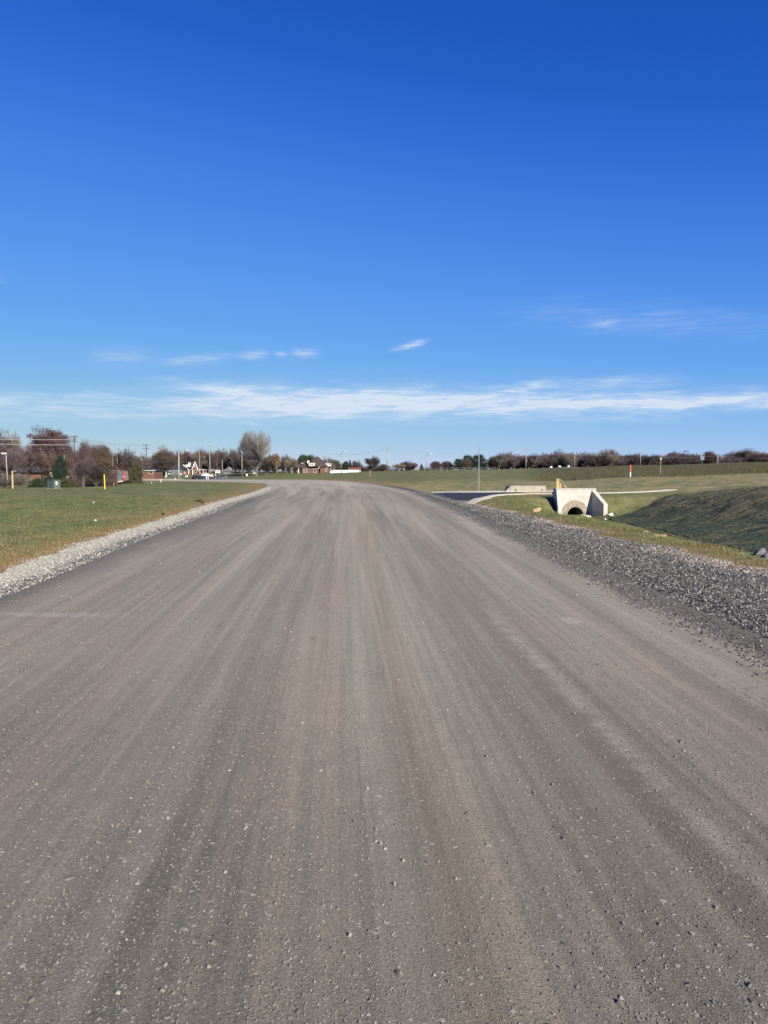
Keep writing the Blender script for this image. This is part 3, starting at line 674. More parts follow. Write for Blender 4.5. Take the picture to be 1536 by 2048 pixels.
M_greenbox = mat('green_cabinet_paint', base=(0.095, 0.135, 0.115), rough=0.5, var=0.08)
M_brick = mat('red_brick', lambda nt, bs: nt.put(bs.inputs['Base Color'], nt.mix(nt.ramp(nt.noise(nt.obj(), 5, 5, 0.7), 0.3, 0.7), c4((0.115, 0.055, 0.046)), c4((0.17, 0.078, 0.064)))), rough=0.9)
M_brickor = mat('orange_brick', base=(0.27, 0.145, 0.10), var=0.25, scale=4)
M_brickdk = mat('dark_brick', base=(0.15, 0.062, 0.045), var=0.25, scale=4)
M_roof = mat('brown_shingle', base=(0.075, 0.055, 0.055), var=0.2, scale=3, rough=0.9)
M_roofdk = mat('charcoal_shingle', base=(0.045, 0.045, 0.055), var=0.2, scale=3, rough=0.9)
M_roofred = mat('red_shingle', base=(0.28, 0.07, 0.06), var=0.15, scale=3)
M_roofgr = mat('grey_shingle', base=(0.17, 0.165, 0.17), var=0.15, scale=3)
M_siding = mat('cream_siding', base=(0.72, 0.70, 0.58), var=0.04)
M_grey = mat('grey_siding', base=(0.10, 0.11, 0.125), var=0.1)
M_beige = mat('beige_wall', base=(0.38, 0.33, 0.26), var=0.1)
M_carblk = mat('black_car_paint', base=(0.02, 0.022, 0.03), rough=0.2, spec=0.6)
M_cargry = mat('grey_car_paint', base=(0.035, 0.042, 0.055), rough=0.25, spec=0.6)
M_carwh = mat('white_car_paint', base=(0.78, 0.78, 0.77), rough=0.25, spec=0.6, var=0.03)
M_chrome = mat('silver_trim', base=(0.55, 0.55, 0.56), rough=0.3, metal=0.8)
M_redp = mat('sign_red', base=(0.60, 0.05, 0.06), rough=0.5, var=0.05)
M_blue = mat('sign_blue', base=(0.17, 0.24, 0.33), rough=0.5, var=0.1)
M_navy = mat('sign_navy', base=(0.02, 0.035, 0.08), rough=0.5)
M_rockt = mat('tan_rock', base=(0.42, 0.29, 0.17), var=0.25, scale=5, bump=0.02)
M_rockg = mat('blue_grey_rock', base=(0.13, 0.14, 0.16), var=0.35, scale=5, bump=0.02)
M_rockw = mat('pale_rock', base=(0.60, 0.55, 0.46), var=0.15, scale=5, bump=0.02)
M_clod = mat('dark_clod', base=(0.025, 0.02, 0.016), var=0.3, scale=8)
M_light = mat('lamp_lens', base=(0.6, 0.6, 0.58), rough=0.3)
M_orglamp = mat('amber_plastic', base=(0.75, 0.40, 0.08), rough=0.4)

# ------------------------------------------------------------------ ditch water, driveway, paths, lot
def strip(name, A, B, m, dz, label=None, k=6, n=10, flatz=None, kind='structure', skirt=0.25):
    A = catmull(A, n); B = catmull(B, n); t = np.linspace(0, 1, k + 1)[None, :, None]
    P = A[:, None] * (1 - t) + B[:, None] * t; x, y = P[..., 0], P[..., 1]
    z = terrain(x, y, False) + dz if flatz is None else flatz(x, y)
    nn, kk = x.shape; ii = np.arange(nn * kk).reshape(nn, kk)
    q_ = np.stack([ii[:-1, :-1], ii[:-1, 1:], ii[1:, 1:], ii[1:, :-1]], -1).reshape(-1, 4)
    V = np.stack([x.ravel(), y.ravel(), z.ravel()], 1)
    if skirt:
        a, b = ii[:, 0], ii[:, -1]; base = len(V); lo = V[a] - [0, 0, skirt]; hi = V[b] - [0, 0, skirt]
        ia = base + np.arange(len(a)); ib = ia + len(a); V = np.vstack([V, lo, hi])
        q_ = np.vstack([q_, np.stack([a[:-1], a[1:], ia[1:], ia[:-1]], -1), np.stack([b[1:], b[:-1], ib[:-1], ib[1:]], -1)])
    o = np_mesh(name, V, q_, m, smooth=False)
    return tag(o, label, kind=kind)
def b_water(nt, bs):
    p = nt.pos(); n1 = nt.noise(p, 1.4, 5, 0.65)
    nt.put(bs.inputs['Base Color'], nt.mix(nt.ramp(n1, 0.40, 0.60), c4((0.095, 0.115, 0.022)), c4((0.20, 0.205, 0.075))))
    nt.put(bs.inputs['Roughness'], nt.ramp(n1, 0.4, 0.62, 0.75, 0.9)); nt.put(bs.inputs['Normal'], nt.bump(nt.noise(p, 9, 3), 0.006))
M_water = mat('algae_water', b_water, spec=0.12)
ys = [2, 7, 12, 16, 20, 23, 26, 29, 32, 35, 38, 41, 44, 47, 49.4]
strip('water', [(channel_x(v) - 0.85 + 0.22 * math.sin(v), v) for v in ys], [(channel_x(v) + 0.45 + 0.15 * math.sin(v * 1.7), v) for v in ys], M_water, 0,
      'shallow algae green water lying in the ditch', flatz=lambda x, y: channel_z(y) + 0.12, skirt=0)
def dwz(x, y): return terrain(x, y, False) * 0 + np.where(x < 5, slope(y) + 0.02, -0.2 + 0.012 * (x - 5)) + 0.03
strip('driveway', [(3.9, 43.5), (5.0, 46.6), (6.5, 51.5), (8, 55), (10, 57), (13, 57.4), (16.5, 57.7)], [(3.7, 64.0), (5.4, 63.0), (7, 62.6), (9, 62.4), (11, 62.2), (13, 62), (16.5, 61.7)], M_asph, 0.03,
      'new black asphalt driveway joining the road', k=10, flatz=dwz)
strip('path', [(3.9, 64.2), (7, 62.7), (10, 62.4), (13, 62.1), (15.5, 61.9)], [(4.2, 67.2), (7, 66.4), (10, 66), (13, 65.6), (15.5, 65.4)], M_path, 0.06,
      'pale concrete footpath beyond the driveway', k=4, flatz=lambda x, y: terrain(x, y, False) + 0.09)
strip('path', [(13.0, 57.8), (15.8, 57.2), (18.6, 57.9), (21.5, 60.2), (24.2, 63.6)], [(13.0, 59.2), (15.8, 58.7), (18.3, 59.3), (21.0, 61.4), (23.8, 64.8)], M_path, 0.0,
      'concrete footpath running right from the culvert', k=4, flatz=lambda x, y: terrain(x, y, False) + 0.05)
# kerb at the driveway corner
k = MB(); pts = [(4.75, 42), (5.2, 44.5), (5.9, 47.3), (6.9, 51), (8.0, 54.5), (9.6, 56.5), (11.5, 57.1)]
cc = catmull(pts, 6)
for i in range(len(cc) - 1):
    a, b = Vector((*cc[i], 0)), Vector((*cc[i + 1], 0)); nrm = (b - a).cross(Vector((0, 0, 1))).normalized() * (0.14 if i > 12 else 0.22)
    zz = [gz(*cc[i]) - 0.02, gz(*cc[i + 1]) - 0.02]; ht = 0.01 + 0.10 * min(1, i / 10); ht2 = 0.01 + 0.10 * min(1, (i + 1) / 10)
    za, zb = -0.17, -0.17
    k.hexa([(a.x - nrm.x, a.y - nrm.y, za - 0.2), (a.x + nrm.x, a.y + nrm.y, za - 0.2), (b.x + nrm.x, b.y + nrm.y, zb - 0.2), (b.x - nrm.x, b.y - nrm.y, zb - 0.2),
            (a.x - nrm.x, a.y - nrm.y, za + ht), (a.x + nrm.x, a.y + nrm.y, za + ht), (b.x + nrm.x, b.y + nrm.y, zb + ht2), (b.x - nrm.x, b.y - nrm.y, zb + ht2)])
o = k.build('kerb', M_path); tag(o, 'white concrete kerb sweeping round the driveway corner', kind='structure')
strip('parking_lot', [(WX(350, 232), 240), (WX(366, 270), 262), (WX(392, 300), 290), (WX(400, 330), 328)], [(WX(490, 245), 250), (WX(474, 270), 268), (WX(452, 300), 295), (WX(432, 330), 328)], M_lot, 0.05,
      'grey asphalt lot sloping up to the gabled house', k=10)
strip('path', [(-330, 246), (-120, 241), (WX(285, 215), 232), (WX(350, 232), 240)], [(-330, 248.5), (-120, 243.5), (WX(285, 215), 234.5), (WX(350, 232), 243)], M_path, 0.12, 'thin pale footpath across the far grass', k=2)

# ------------------------------------------------------------------ culvert
CY = 50.0
def culvert():
    x0, x1 = 11.2, 13.75; zb, zt = -1.62, 0.43; cx, zc = 12.42, -1.34; rr, rz_ = 0.64, 0.74
    root = empty('culvert', (12.4, CY, -1.3), 0, 'white concrete culvert headwall with dark half-round pipe mouth', 'culvert')
    M = Matrix.Translation((-12.4, -CY, 1.3))
    # headwall with an arched opening
    h = MB(); n = 20
    arc = [(cx + rr * math.cos(math.pi * i / n), zc + rz_ * math.sin(math.pi * i / n)) for i in range(n + 1)]
    arc = [(cx + rr, zb)] + arc + [(cx - rr, zb)]
    out = []
    for (x, z) in arc:
        dx, dz = x - cx, z - zc
        if z <= zb + 1e-6: out.append((x1 if dx > 0 else x0, zb)); continue
        t = 1e9
        if dx > 1e-6: t = min(t, (x1 - cx) / dx)
        if dx < -1e-6: t = min(t, (x0 - cx) / dx)
        if dz > 1e-6: t = min(t, (zt - zc) / dz)
        out.append((cx + dx * t, zc + dz * t))
    # insert top corners exactly
    def snap(p):
        return p
    fr = [(x, CY, z) for x, z in arc]; fo = [(x, CY, z) for x, z in out]; bk = [(x, CY + 0.98, z) for x, z in arc]; bo = [(x, CY + 0.98, z) for x, z in out]
    m_ = len(arc); vs = fr + fo + bk + bo; fs = []
    for i in range(m_ - 1):
        fs += [(i, i + 1, m_ + i + 1, m_ + i), (2 * m_ + i + 1, 2 * m_ + i, 3 * m_ + i, 3 * m_ + i + 1), (i + 1, i, 2 * m_ + i, 2 * m_ + i + 1), (m_ + i, m_ + i + 1, 3 * m_ + i + 1, 3 * m_ + i)]
    # corner fillers (front/back triangles)
    for ii in range(m_ - 1):
        a, b = out[ii], out[ii + 1]
        if abs(a[0] - b[0]) > 1e-4 and abs(a[1] - b[1]) > 1e-4:
            cxn = x1 if max(a[0], b[0]) > x1 - 1e-4 else x0; base = len(vs)
            vs += [(cxn, CY, zt), (cxn, CY + 0.98, zt)]
            fs += [(m_ + ii, m_ + ii + 1, base), (3 * m_ + ii + 1, 3 * m_ + ii, base + 1), (m_ + ii, base, base + 1, 3 * m_ + ii), (base, m_ + ii + 1, 3 * m_ + ii + 1, base + 1)]
    h.add([M @ Vector(v) for v in vs], fs)
    h.build('headwall', M_conc, root)
    cp = MB().box(x0 - 0.03, x1 + 0.03, CY - 0.03, CY + 1.0, zt, zt + 0.04, M); cp.build('coping', M_conc, root)
    # wing walls
    for sgn, xs, fl, ln, drop in ((1, x1, 0.40, 1.35, 0.86), (-1, x0, 0.16, 1.2, 1.1)):
        wv = MB(); t = 0.26
        xa = xs - (t if sgn > 0 else -t); 
        a0 = (xa + sgn * 0.003, CY - 0.003); a1 = (xs + sgn * 0.003, CY - 0.003); b0 = (xa + sgn * fl, CY - ln); b1 = (xs + sgn * fl, CY - ln)
        if sgn < 0: a0, a1, b0, b1 = a1, a0, b1, b0
        top = zt - 0.08
        wv.hexa([M @ Vector(v) for v in ((*b0, zb - .1), (*b1, zb - .1), (*a1, zb - .1), (*a0, zb - .1), (*b0, top - drop), (*b1, top - drop), (*a1, top), (*a0, top))])
        wv.build('wing_wall', M_conc, root)
    # mortar collar
    cb = MB(); n = 24
    for i in range(n):
        for a in (0,):
            t0, t1 = math.pi * (i - 2) / (n - 4), math.pi * (i - 1) / (n - 4)
            if t0 < -0.1 or t1 > math.pi + 0.1: continue
            ro_ = 0.93; ri_ = 0.60
            P_ = [(ri_, t0, -0.05), (ro_, t0, -0.02), (ro_, t1, -0.02), (ri_, t1, -0.05), (ri_, t0, 0.02), (ro_, t0, 0.02), (ro_, t1, 0.02), (ri_, t1, 0.02)]
            cb.hexa([M @ Vector((cx + r_ * math.cos(t_), CY + y_ - 0.006, zc + r_ * 1.13 * math.sin(t_))) for r_, t_, y_ in P_])
    cb.build('mortar_collar', M_mortar, root)
    # pipe
    pp = MB(); n = 28; ring = []
    for i in range(n):
        t = 2 * math.pi * i / n
        for r_ in (0.61, 0.54): ring.append((cx + r_ * math.cos(t), zc + r_ * 1.13 * math.sin(t)))
    vs = []; 
    for y_ in (CY - 0.09, CY + 8.0):
        vs += [M @ Vector((x, y_, z)) for x, z in ring]
    fs = []
    for i in range(n):
        j = (i + 1) % n; a, b, c, d = 2 * i, 2 * j, 2 * n + 2 * j, 2 * n + 2 * i
        fs += [(a, b, c, d), (a + 1, d + 1, c + 1, b + 1), (a, a + 1, b + 1, b)]
    fs.append(tuple(2 * n + 2 * i + 1 for i in range(n)))
    pp.add(vs, fs); pp.build('pipe', M_pipe, root, smooth=False)
    for j, (x, y_, z, w_) in enumerate(((12.95, 48.9, -1.32, 0.5), (12.1, 49.2, -1.36, 0.25))):
        pass
    return root
culvert()
def rock(name, label, x, y, z, sx, sy, sz, m, seed, cat='rock', group=None, rz=0.0):
    r = random.Random(seed); import bmesh
    bm = bmesh.new(); bmesh.ops.create_icosphere(bm, subdivisions=2, radius=1.0)
    offs = [Vector((r.gauss(0, 1), r.gauss(0, 1), r.gauss(0, 1))).normalized() for _ in range(12)]; dd = [r.uniform(0.38, 0.66) for _ in offs]
    for v in bm.verts:
        for o_, d_ in zip(offs, dd):
            k_ = v.co.dot(o_)
            if k_ > d_: v.co -= o_ * (k_ - d_)
        v.co = Vector((v.co.x * sx * .8, v.co.y * sy * .8, v.co.z * sz * .8))
    me = bpy.data.meshes.new(name); bm.to_mesh(me); bm.free(); me.materials.append(m)
    o = bpy.data.objects.new(name, me); o.location = (x, y, z); o.rotation_euler = (r.uniform(-.2, .2), r.uniform(-.2, .2), rz or r.uniform(0, 3)); link(o)
    return tag(o, label, cat, group)
rock('concrete_slab', 'pale flat slab lying at the right side of the pipe mouth', 12.95, 49.0, -1.30, 0.62, 0.4, 0.22, M_rockw, 1, 'slab', rz=0.1)
rock('concrete_slab', 'small pale slab outside the right wing wall of the culvert', 14.0, 47.7, -1.12, 0.45, 0.3, 0.2, M_rockw, 2, 'slab', rz=0.2)
rock('rock', 'small pale stone at the left of the pipe mouth', 12.15, 49.1, -1.30, 0.3, 0.25, 0.15, M_rockw, 3)
rock('rock', 'reddish tan boulder on the grass left of the culvert', WX(1075, 33), 33, gz(WX(1075, 33), 33) + 0.05, 0.32, 0.25, 0.24, M_rockt, 4)
rock('flat_rock', 'large tan slab at the water edge below the netted bank', WX(1318, 30), 30, channel_z(30) + 0.16, 0.75, 0.5, 0.16, M_rockt, 5, rz=0.1)
rock('flat_rock', 'smaller tan slab in the ditch nearer the culvert', WX(1290, 33), 33, channel_z(33) + 0.13, 0.35, 0.3, 0.14, M_rockt, 6)
rr = random.Random(5)
rip = [(1487, 23.0, 0.42, 'low dark rock at the left end of the riprap in the ditch', M_rockg), (1500, 22.3, 0.5, 'second dark rock from the left in the riprap pile', M_rockg), (1512, 22.8, 0.45, 'blocky grey rock in the middle of the riprap pile', M_rockg),
       (1523, 22.6, 0.55, 'largest pale grey upright rock topping the riprap pile', M_roofgr), (1534, 22.0, 0.5, 'dark rock cut by the right picture edge in the riprap', M_rockg), (1474, 23.6, 0.32, 'tan stone left of the riprap pile', M_rockt), (1463, 23.3, 0.30, 'lone grey stone furthest left of the riprap pile', M_roofgr),
       (1546, 22.5, 0.6, 'dark rock past the right end of the riprap', M_rockg), (1518, 21.6, 0.38, 'small dark rock at the front of the riprap pile', M_rockg)]
for i, (px, Y, sz, lb, m_) in enumerate(rip):
    x = WX(px, Y); rock('rock', lb, x, Y, gz(x, Y) + (0.20 if i == 3 else 0.06), sz * .6, sz * 0.5, sz * 0.48, m_, 20 + i, group='riprap rocks in the ditch')
for px, Y, sz, lb in ((395, 44.8, 0.36, 'larger dark earth clod on the left verge'), (405, 43.2, 0.22, 'small dark earth clod right of the larger one'), (326, 30.6, 0.16, 'dark earth clod on the verge close to the gravel')):
    x = WX(px, Y); rock('earth_clod', lb, x, Y, gz(x, Y) + 0.04, sz, sz * 0.7, sz * 0.55, M_clod, int(px), 'clod')
for px, Y, lb in ((187, 42, 'white scrap of litter on the left grass'), (190, 25.5, 'small white litter scrap low on the left grass'), (444, 140, 'white litter on the grass tip inside the bend'), (1212, 45, 'white litter right of the culvert'), (1376, 70, 'pale stone on the field right of the path')):
    x = WX(px, Y); s_ = 0.05 + Y * 0.0012; rock('litter', lb, x, Y, gz(x, Y) + 0.05, s_ * 1.6, s_, s_ * 0.8, M_white, int(px) + 1, 'litter')

# ------------------------------------------------------------------ parapet beyond the driveway
def parapet():
    Y = 62.5; x0, x1 = WX(1021, Y), WX(1092, Y); zt = WZ(971.5, Y); zb = -0.35
    root = empty('parapet', ((x0 + x1) / 2, Y, zb), 0, 'weathered concrete parapet wall with two rusty lifting slots', 'parapet')
    M = Matrix.Translation((-(x0 + x1) / 2, -Y, -zb))
    MB().hexa([M @ Vector(v) for v in ((x0, Y, zb), (x1, Y, zb), (x1, Y + .35, zb), (x0 - 0.05, Y + .35, zb), (x0, Y, zt), (x1, Y, zt), (x1, Y + .35, zt), (x0 - .05, Y + .35, zt))]).build('wall', M_conc2, root, bevel=0.012)
    for px in (1031.5, 1084):
        xx = WX(px, Y)
        MB().box(xx - .045, xx + .045, Y - .012, Y + .02, WZ(985, Y), WZ(978, Y), M).box(xx - 0.02, xx + 0.02, Y - .02, Y, WZ(983, Y), WZ(979, Y), M).build('lifting_slot', M_clod, root)
    MB().hexa([M @ Vector(v) for v in ((x0 - .75, Y + .0, zb), (x0 - .0, Y - .0, zb), (x0 - .06, Y + 1.6, zb), (x0 - .2, Y + 1.6, zb), (x0 - .5, Y + .05, zt - .55), (x0 - .01, Y + .05, zt - .03), (x0 - .07, Y + 1.6, zt - .03), (x0 - .2, Y + 1.6, zt - .2))]).build('wing_wall', M_conc2, root)
    return root
parapet()
def kerb_block():
    Y = 56.75; x0, x1 = WX(1043, Y), WX(1104, Y)
    root = empty('drain_kerb', (x0, Y, -0.33), 0, 'low concrete kerb with a small dark drain opening before the parapet', 'kerb')
    MB().box(0, x1 - x0, 0, 0.3, 0, 0.34).build('kerb_block', M_conc2, root, bevel=0.02)
    MB().box(0.0, 0.22, -0.02, 0.05, 0.13, 0.31).build('drain_opening', M_clod, root)
kerb_block()
def barricade():
    Y = 52.6; x0 = WX(1112.5, Y); zg = gz(x0, Y)
    root = empty('timber_brace', (x0, Y, zg), 0, 'new timber post with a slanting brace behind the culvert headwall', 'timber brace')
    H = WZ(957.5, Y) - zg
    MB().box(0, 0.2, 0, 0.12, 0, H).build('post', M_wood, root, bevel=0.008)
    MB().box(0.235, 0.34, 0.05, 0.14, 0, H - 0.05).build('post', M_wood, root, bevel=0.008)
    o = MB().hexa([(0.3, -.05, H - 0.05), (0.36, -.05, H - 0.22), (0.36, 0.0, H - 0.22), (0.3, 0, H - 0.05), (0.98, -.05, 0.28), (0.9, -.05, 0.10), (0.9, 0, 0.10), (0.98, 0, 0.28)]).build('brace', M_wood2, root)
barricade()

# ------------------------------------------------------------------ posts, markers, stakes
def post(name, label, cat, px, Y, h, r, m, group=None, lean=0.0, top=None, sides=10):
    x = WX(px, Y); root = empty(name, (x, Y, gz(x, Y)), 0, label, cat, group)
    MB().tube([(0, 0, -0.1), (lean * h, 0, h)], r, sides).build('post', m, root, smooth=False)
    if top:
        m2, f0 = top
        MB().tube([(lean * h * f0, 0, h * f0), (lean * h * 1.002, 0, h * 1.002)], r * 1.06, sides).build('sleeve', m2, root)
    return root
post('marker_post', 'yellow marker post on the grass right of the green cabinet', 'marker post', 209.8, 82, 1.53, 0.055, M_yel, lean=-0.03, top=(M_yel, 0.93))
post('marker_post', 'white marker post with orange top at the edge of the weedy field', 'marker post', 1260, 116, 1.8, 0.10, M_white, top=(M_org, 0.42))
post('sign_post', 'tall bare steel post standing beside the driveway', 'post', 957.5, 66, WZ(893, 66) - gz(WX(957.5, 66), 66), 0.036, M_galv, sides=6)
x = WX(1320, 116); r_ = empty('utility_post', (x, 116, gz(x, 116)), 0, 'weathered short post with a pale cap in the weedy field', 'post')
MB().tube([(0, 0, 0), (0, 0, 2.75)], 0.075, 8).build('post', M_wood2, r_); MB().box(-.09, .09, -.09, .09, 2.55, 2.78).build('cap', M_white, r_)
post('stake', 'thin wooden stake at the far corner of the driveway', 'stake', 876.8, 69, 0.36, 0.022, M_wood, 'small survey stakes', sides=4)
post('stake', 'thin pale stake on the grass beyond the bend of the road', 'stake', 740, 215, 1.9, 0.07, M_wood, 'small survey stakes', sides=4)
post('stake', 'cream stub marker left of the street lamp by the lot', 'stake', 322.5, 150, 0.55, 0.075, M_siding, 'small survey stakes', lean=-0.1)
post('stake', 'small white stub right in front of the tall pale lamp pole', 'stake', 350.5, 205, 0.75, 0.07, M_white, 'small survey stakes')
post('stake', 'tiny white stub on the grass near the red loader', 'stake', 303.3, 135, 0.22, 0.045, M_white, 'small survey stakes')
post('stake', 'tan marker standing right of the dark pickup truck', 'stake', 452, 262, 1.05, 0.10, M_wood, 'small survey stakes')
post('marker_post', 'left white post of the pair by the lot entrance', 'marker post', 413.2, 240, 2.0, 0.09, M_white, 'pair of white posts')
post('marker_post', 'right white post of the pair by the lot entrance', 'marker post', 416.5, 240, 2.05, 0.11, M_white, 'pair of white posts')
post('marker_post', 'squat orange marker in front of the brown brush', 'marker post', 227.5, 100, 0.42, 0.07, M_orglamp)
x = WX(494, 300); r_ = empty('white_box', (x, 300, gz(x, 300)), 0, 'small white utility box on the grass beside the big bare tree', 'utility box')
MB().box(-.3, .3, -.2, .2, 0.2, 1.0).build('cabinet', M_white, r_, bevel=0.03); MB().box(-.22, .22, -.15, .15, 0, 0.2).build('base', M_conc2, r_)
# broken wooden post pair at far left
x = WX(25.5, 85); r_ = empty('wooden_post', (x, 85, gz(x, 85)), 0, 'weathered wooden post with a slanted top in the brush at far left', 'post')
MB().tube([(0, 0, 0), (0.0, 0, 1.95)], [0.10, 0.09], 7).build('post', M_wood, r_)
MB().box(-.16, .2, -.06, .06, 1.85, 1.98, Matrix.Rotation(0.12, 4, 'Y')).build('cap_board', M_wood2, r_)
# green cabinet
def cabinet():
    Y = 84; x = WX(108, Y); root = empty('utility_cabinet', (x, Y, gz(x, Y) - 0.02), R(-33), 'dark green utility cabinet on the grass before the bushes', 'utility cabinet')
    MB().box(-.62, .62, -.38, .38, 0.06, 0.92).build('housing', M_greenbox, root, bevel=0.02)
    MB().box(-.66, .66, -.42, .42, 0.92, 0.99).build('lid', M_greenbox, root, bevel=0.015)
    MB().box(-.72, .72, -.48, .48, 0, 0.06).build('pad', M_conc2, root)
    MB().box(.622, .63, -.2, .0, .45, .8).build('label_plate', M_siding, root)
    MB().box(-.02, .02, -.40, -.382, 0.1, 0.9).build('door_seam', M_clod, root)
cabinet()
# blue sign
x = WX(1403, 300); zb_ = gz(x, 300); r_ = empty('roadside_sign', (x, 300, zb_), 0, 'tall pale blue sign panel on a dark post before the right treeline', 'sign')
MB().box(-.22, .22, -.1, .1, 0, 2.3).build('post', M_poledark, r_)
MB().prism([(-.75, 1.5), (.75, 1.5), (.75, 3.9), (.45, 4.35), (-.35, 4.35), (-.75, 3.9)], -.18, -.12).build('panel', M_blue, r_)
MB().box(-.05, .55, -.2, -.185, 2.9, 3.7).build('emblem', M_navy, r_); MB().box(-.5, .3, -.2, -.185, 2.0, 2.25).build('stripe', M_navy, r_)

# ------------------------------------------------------------------ lamps, poles, wires
def street_lamp(label, px, ytop, Y, armdir, armlen, m, group='street lamps', r=0.11, rise=0.9):
    x = WX(px, Y); zg = gz(x, Y); H = WZ(ytop, Y) - zg
    root = empty('street_lamp', (x, Y, zg), 0, label, 'street lamp', group)
    MB().tube([(0, 0, 0), (0, 0, H)], [r * 1.25, r * 0.8], 10).build('pole', m, root, smooth=True)
    pts = [(0, 0, H - 0.5), (armdir * armlen * .35, 0, H - .5 + rise * .65), (armdir * armlen * .7, 0, H - .5 + rise * .95), (armdir * armlen, 0, H - .5 + rise)]
    MB().tube(pts, 0.055, 6).build('arm', m, root, smooth=True)
    e = pts[-1]
    MB().hexa([(e[0] - .1 * armdir - .35, -.16, e[2] - .1), (e[0] + .45, -.16, e[2] - .1), (e[0] + .45, .16, e[2] - .1), (e[0] - .35, .16, e[2] - .1), (e[0] - .3, -.1, e[2] + .06), (e[0] + .35, -.1, e[2] + .06), (e[0] + .35, .1, e[2] + .06), (e[0] - .3, .1, e[2] + .06)]).build('lamp_head', M_light, root)
street_lamp('pale lamp pole with its arm pointing right at the lot entrance', 358.5, 904, 205, 1, 2.3, M_paleconc, r=0.13, rise=1.0)
street_lamp('slender curved lamp right of the brick house', 682.5, 906, 300, 1, 1.7, M_galv, rise=1.3, r=0.13)
street_lamp('short armed lamp on the grass crest left of the dark pines', 853.8, 906, 270, 1, 1.4, M_galv, rise=0.3, r=0.12)
def upole(label, px, ytop, Y, m, arms=(), r=0.15, lamp=None, lean=0, tr=None, group='utility poles'):
    x = WX(px, Y); zg = gz(x, Y); H = WZ(ytop, Y) - zg
    root = empty('utility_pole', (x, Y, zg), 0, label, 'utility pole', group)
    MB().tube([(0, 0, 0), (lean * H, 0, H)], [r * 1.15, r * 0.75], 8).build('pole', m, root, smooth=True)
    for (ya, half) in arms:
        z = WZ(ya, Y) - zg
        ca = MB().box(-half, half, -.16, -.05, z - .07, z + .07)
        co = ca.build('crossarm', m, root)
        for s_ in (-1, -0.45, 0.45, 1): MB().tube([(s_ * half * .93, -.1, z + .07), (s_ * half * .93, -.1, z + .25)], [0.05, 0.035], 6).build('insulator', M_poledark, co)
    if lamp:
        ya, d, ln = lamp; z = WZ(ya, Y) - zg
        MB().tube([(0, 0, z - .5), (d * ln * .5, 0, z), (d * ln, 0, z)], 0.05, 6).build('lamp_arm', M_galv, root)
        MB().box(d * ln - .3, d * ln + .3, -.15, .15, z - .1, z + .05).build('lamp_head', M_light, root)
    if tr:
        z = WZ(tr, Y) - zg; MB().tube([(.32, 0, z - .5), (.32, 0, z + .4)], 0.24, 10).build('transformer', M_roofgr, root)
    return root
upole('dark pole with two crossarms rising beside the red oak', 150.5, 872, 200, M_poledark, ((873.5, 1.1), (884.5, .9)), r=0.14, tr=878.5)
upole('dark double crossarm pole right of the leafless brush', 293.8, 889.5, 260, M_poledark, ((890.5, 1.2), (897.5, 1.15)), r=0.17)
upole('pale pole with a short crossarm in front of the brown trees', 226.8, 889, 215, M_pole, ((893.5, .55),), r=0.13)
upole('pale leaning pole just right of the short crossarm pole', 236.5, 904, 205, M_pole, r=0.11, lean=-0.02)
upole('shorter pole left of the dark double crossarm pole', 282.2, 912, 230, M_pole, r=0.12, tr=919)
upole('thin grey pole among the bare trees above the white car', 287, 921, 250, M_wood2, r=0.07)
upole('tall pale pole with small crossarm above the dark pickup', 420.8, 888, 290, M_pole, ((893, .6),), r=0.17, lean=-0.012)
upole('dark pole behind the gabled house with a lamp arm', 399.8, 904, 345, M_pole, r=0.12, lamp=(913.5, 1, 2.2))
upole('short grey pole right of the white signboard', 445.0, 920, 330, M_pole, r=0.16)
upole('grey pole standing left of the big bare tree', 484.5, 902.5, 290, M_pole, r=0.15)
upole('slim pole crossing the right end of the brick house', 655.6, 908, 305, M_pole, r=0.13)
upole('pole with crossarm and lamp arm on the crest right of the brick house', 774.6, 895, 280, M_galv, ((898.5, .75),), r=0.15, lamp=(907, -1, 1.4))
upole('crossarm pole among bare trees above the parapet', 1051.2, 897, 300, M_pole, ((899.8, .85),), r=0.16, lamp=(908, -1, 1.2), tr=921)
upole('plain pole in the treeline above the culvert', 1148.5, 908, 330, M_pole, r=0.15)
upole('grey crossarm pole in the treeline right of the orange marker', 1279.8, 905, 330, M_pole, ((906.5, .8),), r=0.14)
upole('short pale pole right of the blue sign', 1434, 908.5, 270, M_paleconc, r=0.13)
upole('thin pale leaning pole at the far left of the picture', 15.8, 905, 95, M_paleconc, r=0.05, lamp=(906.5, -1, 0.35), lean=-0.03, group='utility poles')
upole('first pale pole right of the dark evergreen', 130, 910, 150, M_pole, r=0.09)
upole('second thin pole in the rusty brush right of the evergreen', 141.5, 915, 170, M_pole, r=0.07)
upole('third thin pole in the rusty brush beside the dark crossarm pole', 146.3, 921, 170, M_pole, r=0.07)
def wire(label, a, b, sag, r, m, group='overhead wires'):
    a, b = Vector(a), Vector(b); mid = (a + b) / 2
    pts = [a.lerp(b, t / 16) - mid - Vector((0, 0, sag * 4 * (t / 16) * (1 - t / 16))) for t in range(17)]
    o = MB().tube(pts, r, 5).build('overhead_wire', m, None, smooth=True); o.location = mid; return tag(o, label, 'wire', group)
def PW(px, py, Y): return (WX(px, Y), Y, WZ(py, Y))
wire('upper bright cable across the oaks at far left', PW(-120, 875, 150), PW(149.5, 879.5, 200), 0.2, 0.055, M_wirep)
wire('lower bright cable across the oaks at far left', PW(-120, 884, 150), PW(149.5, 890, 200), 0.2, 0.06, M_wirep)
wire('faint thin wire below the two bright cables', PW(-120, 892, 160), PW(149.5, 897, 200), 0.4, 0.022, M_wire)
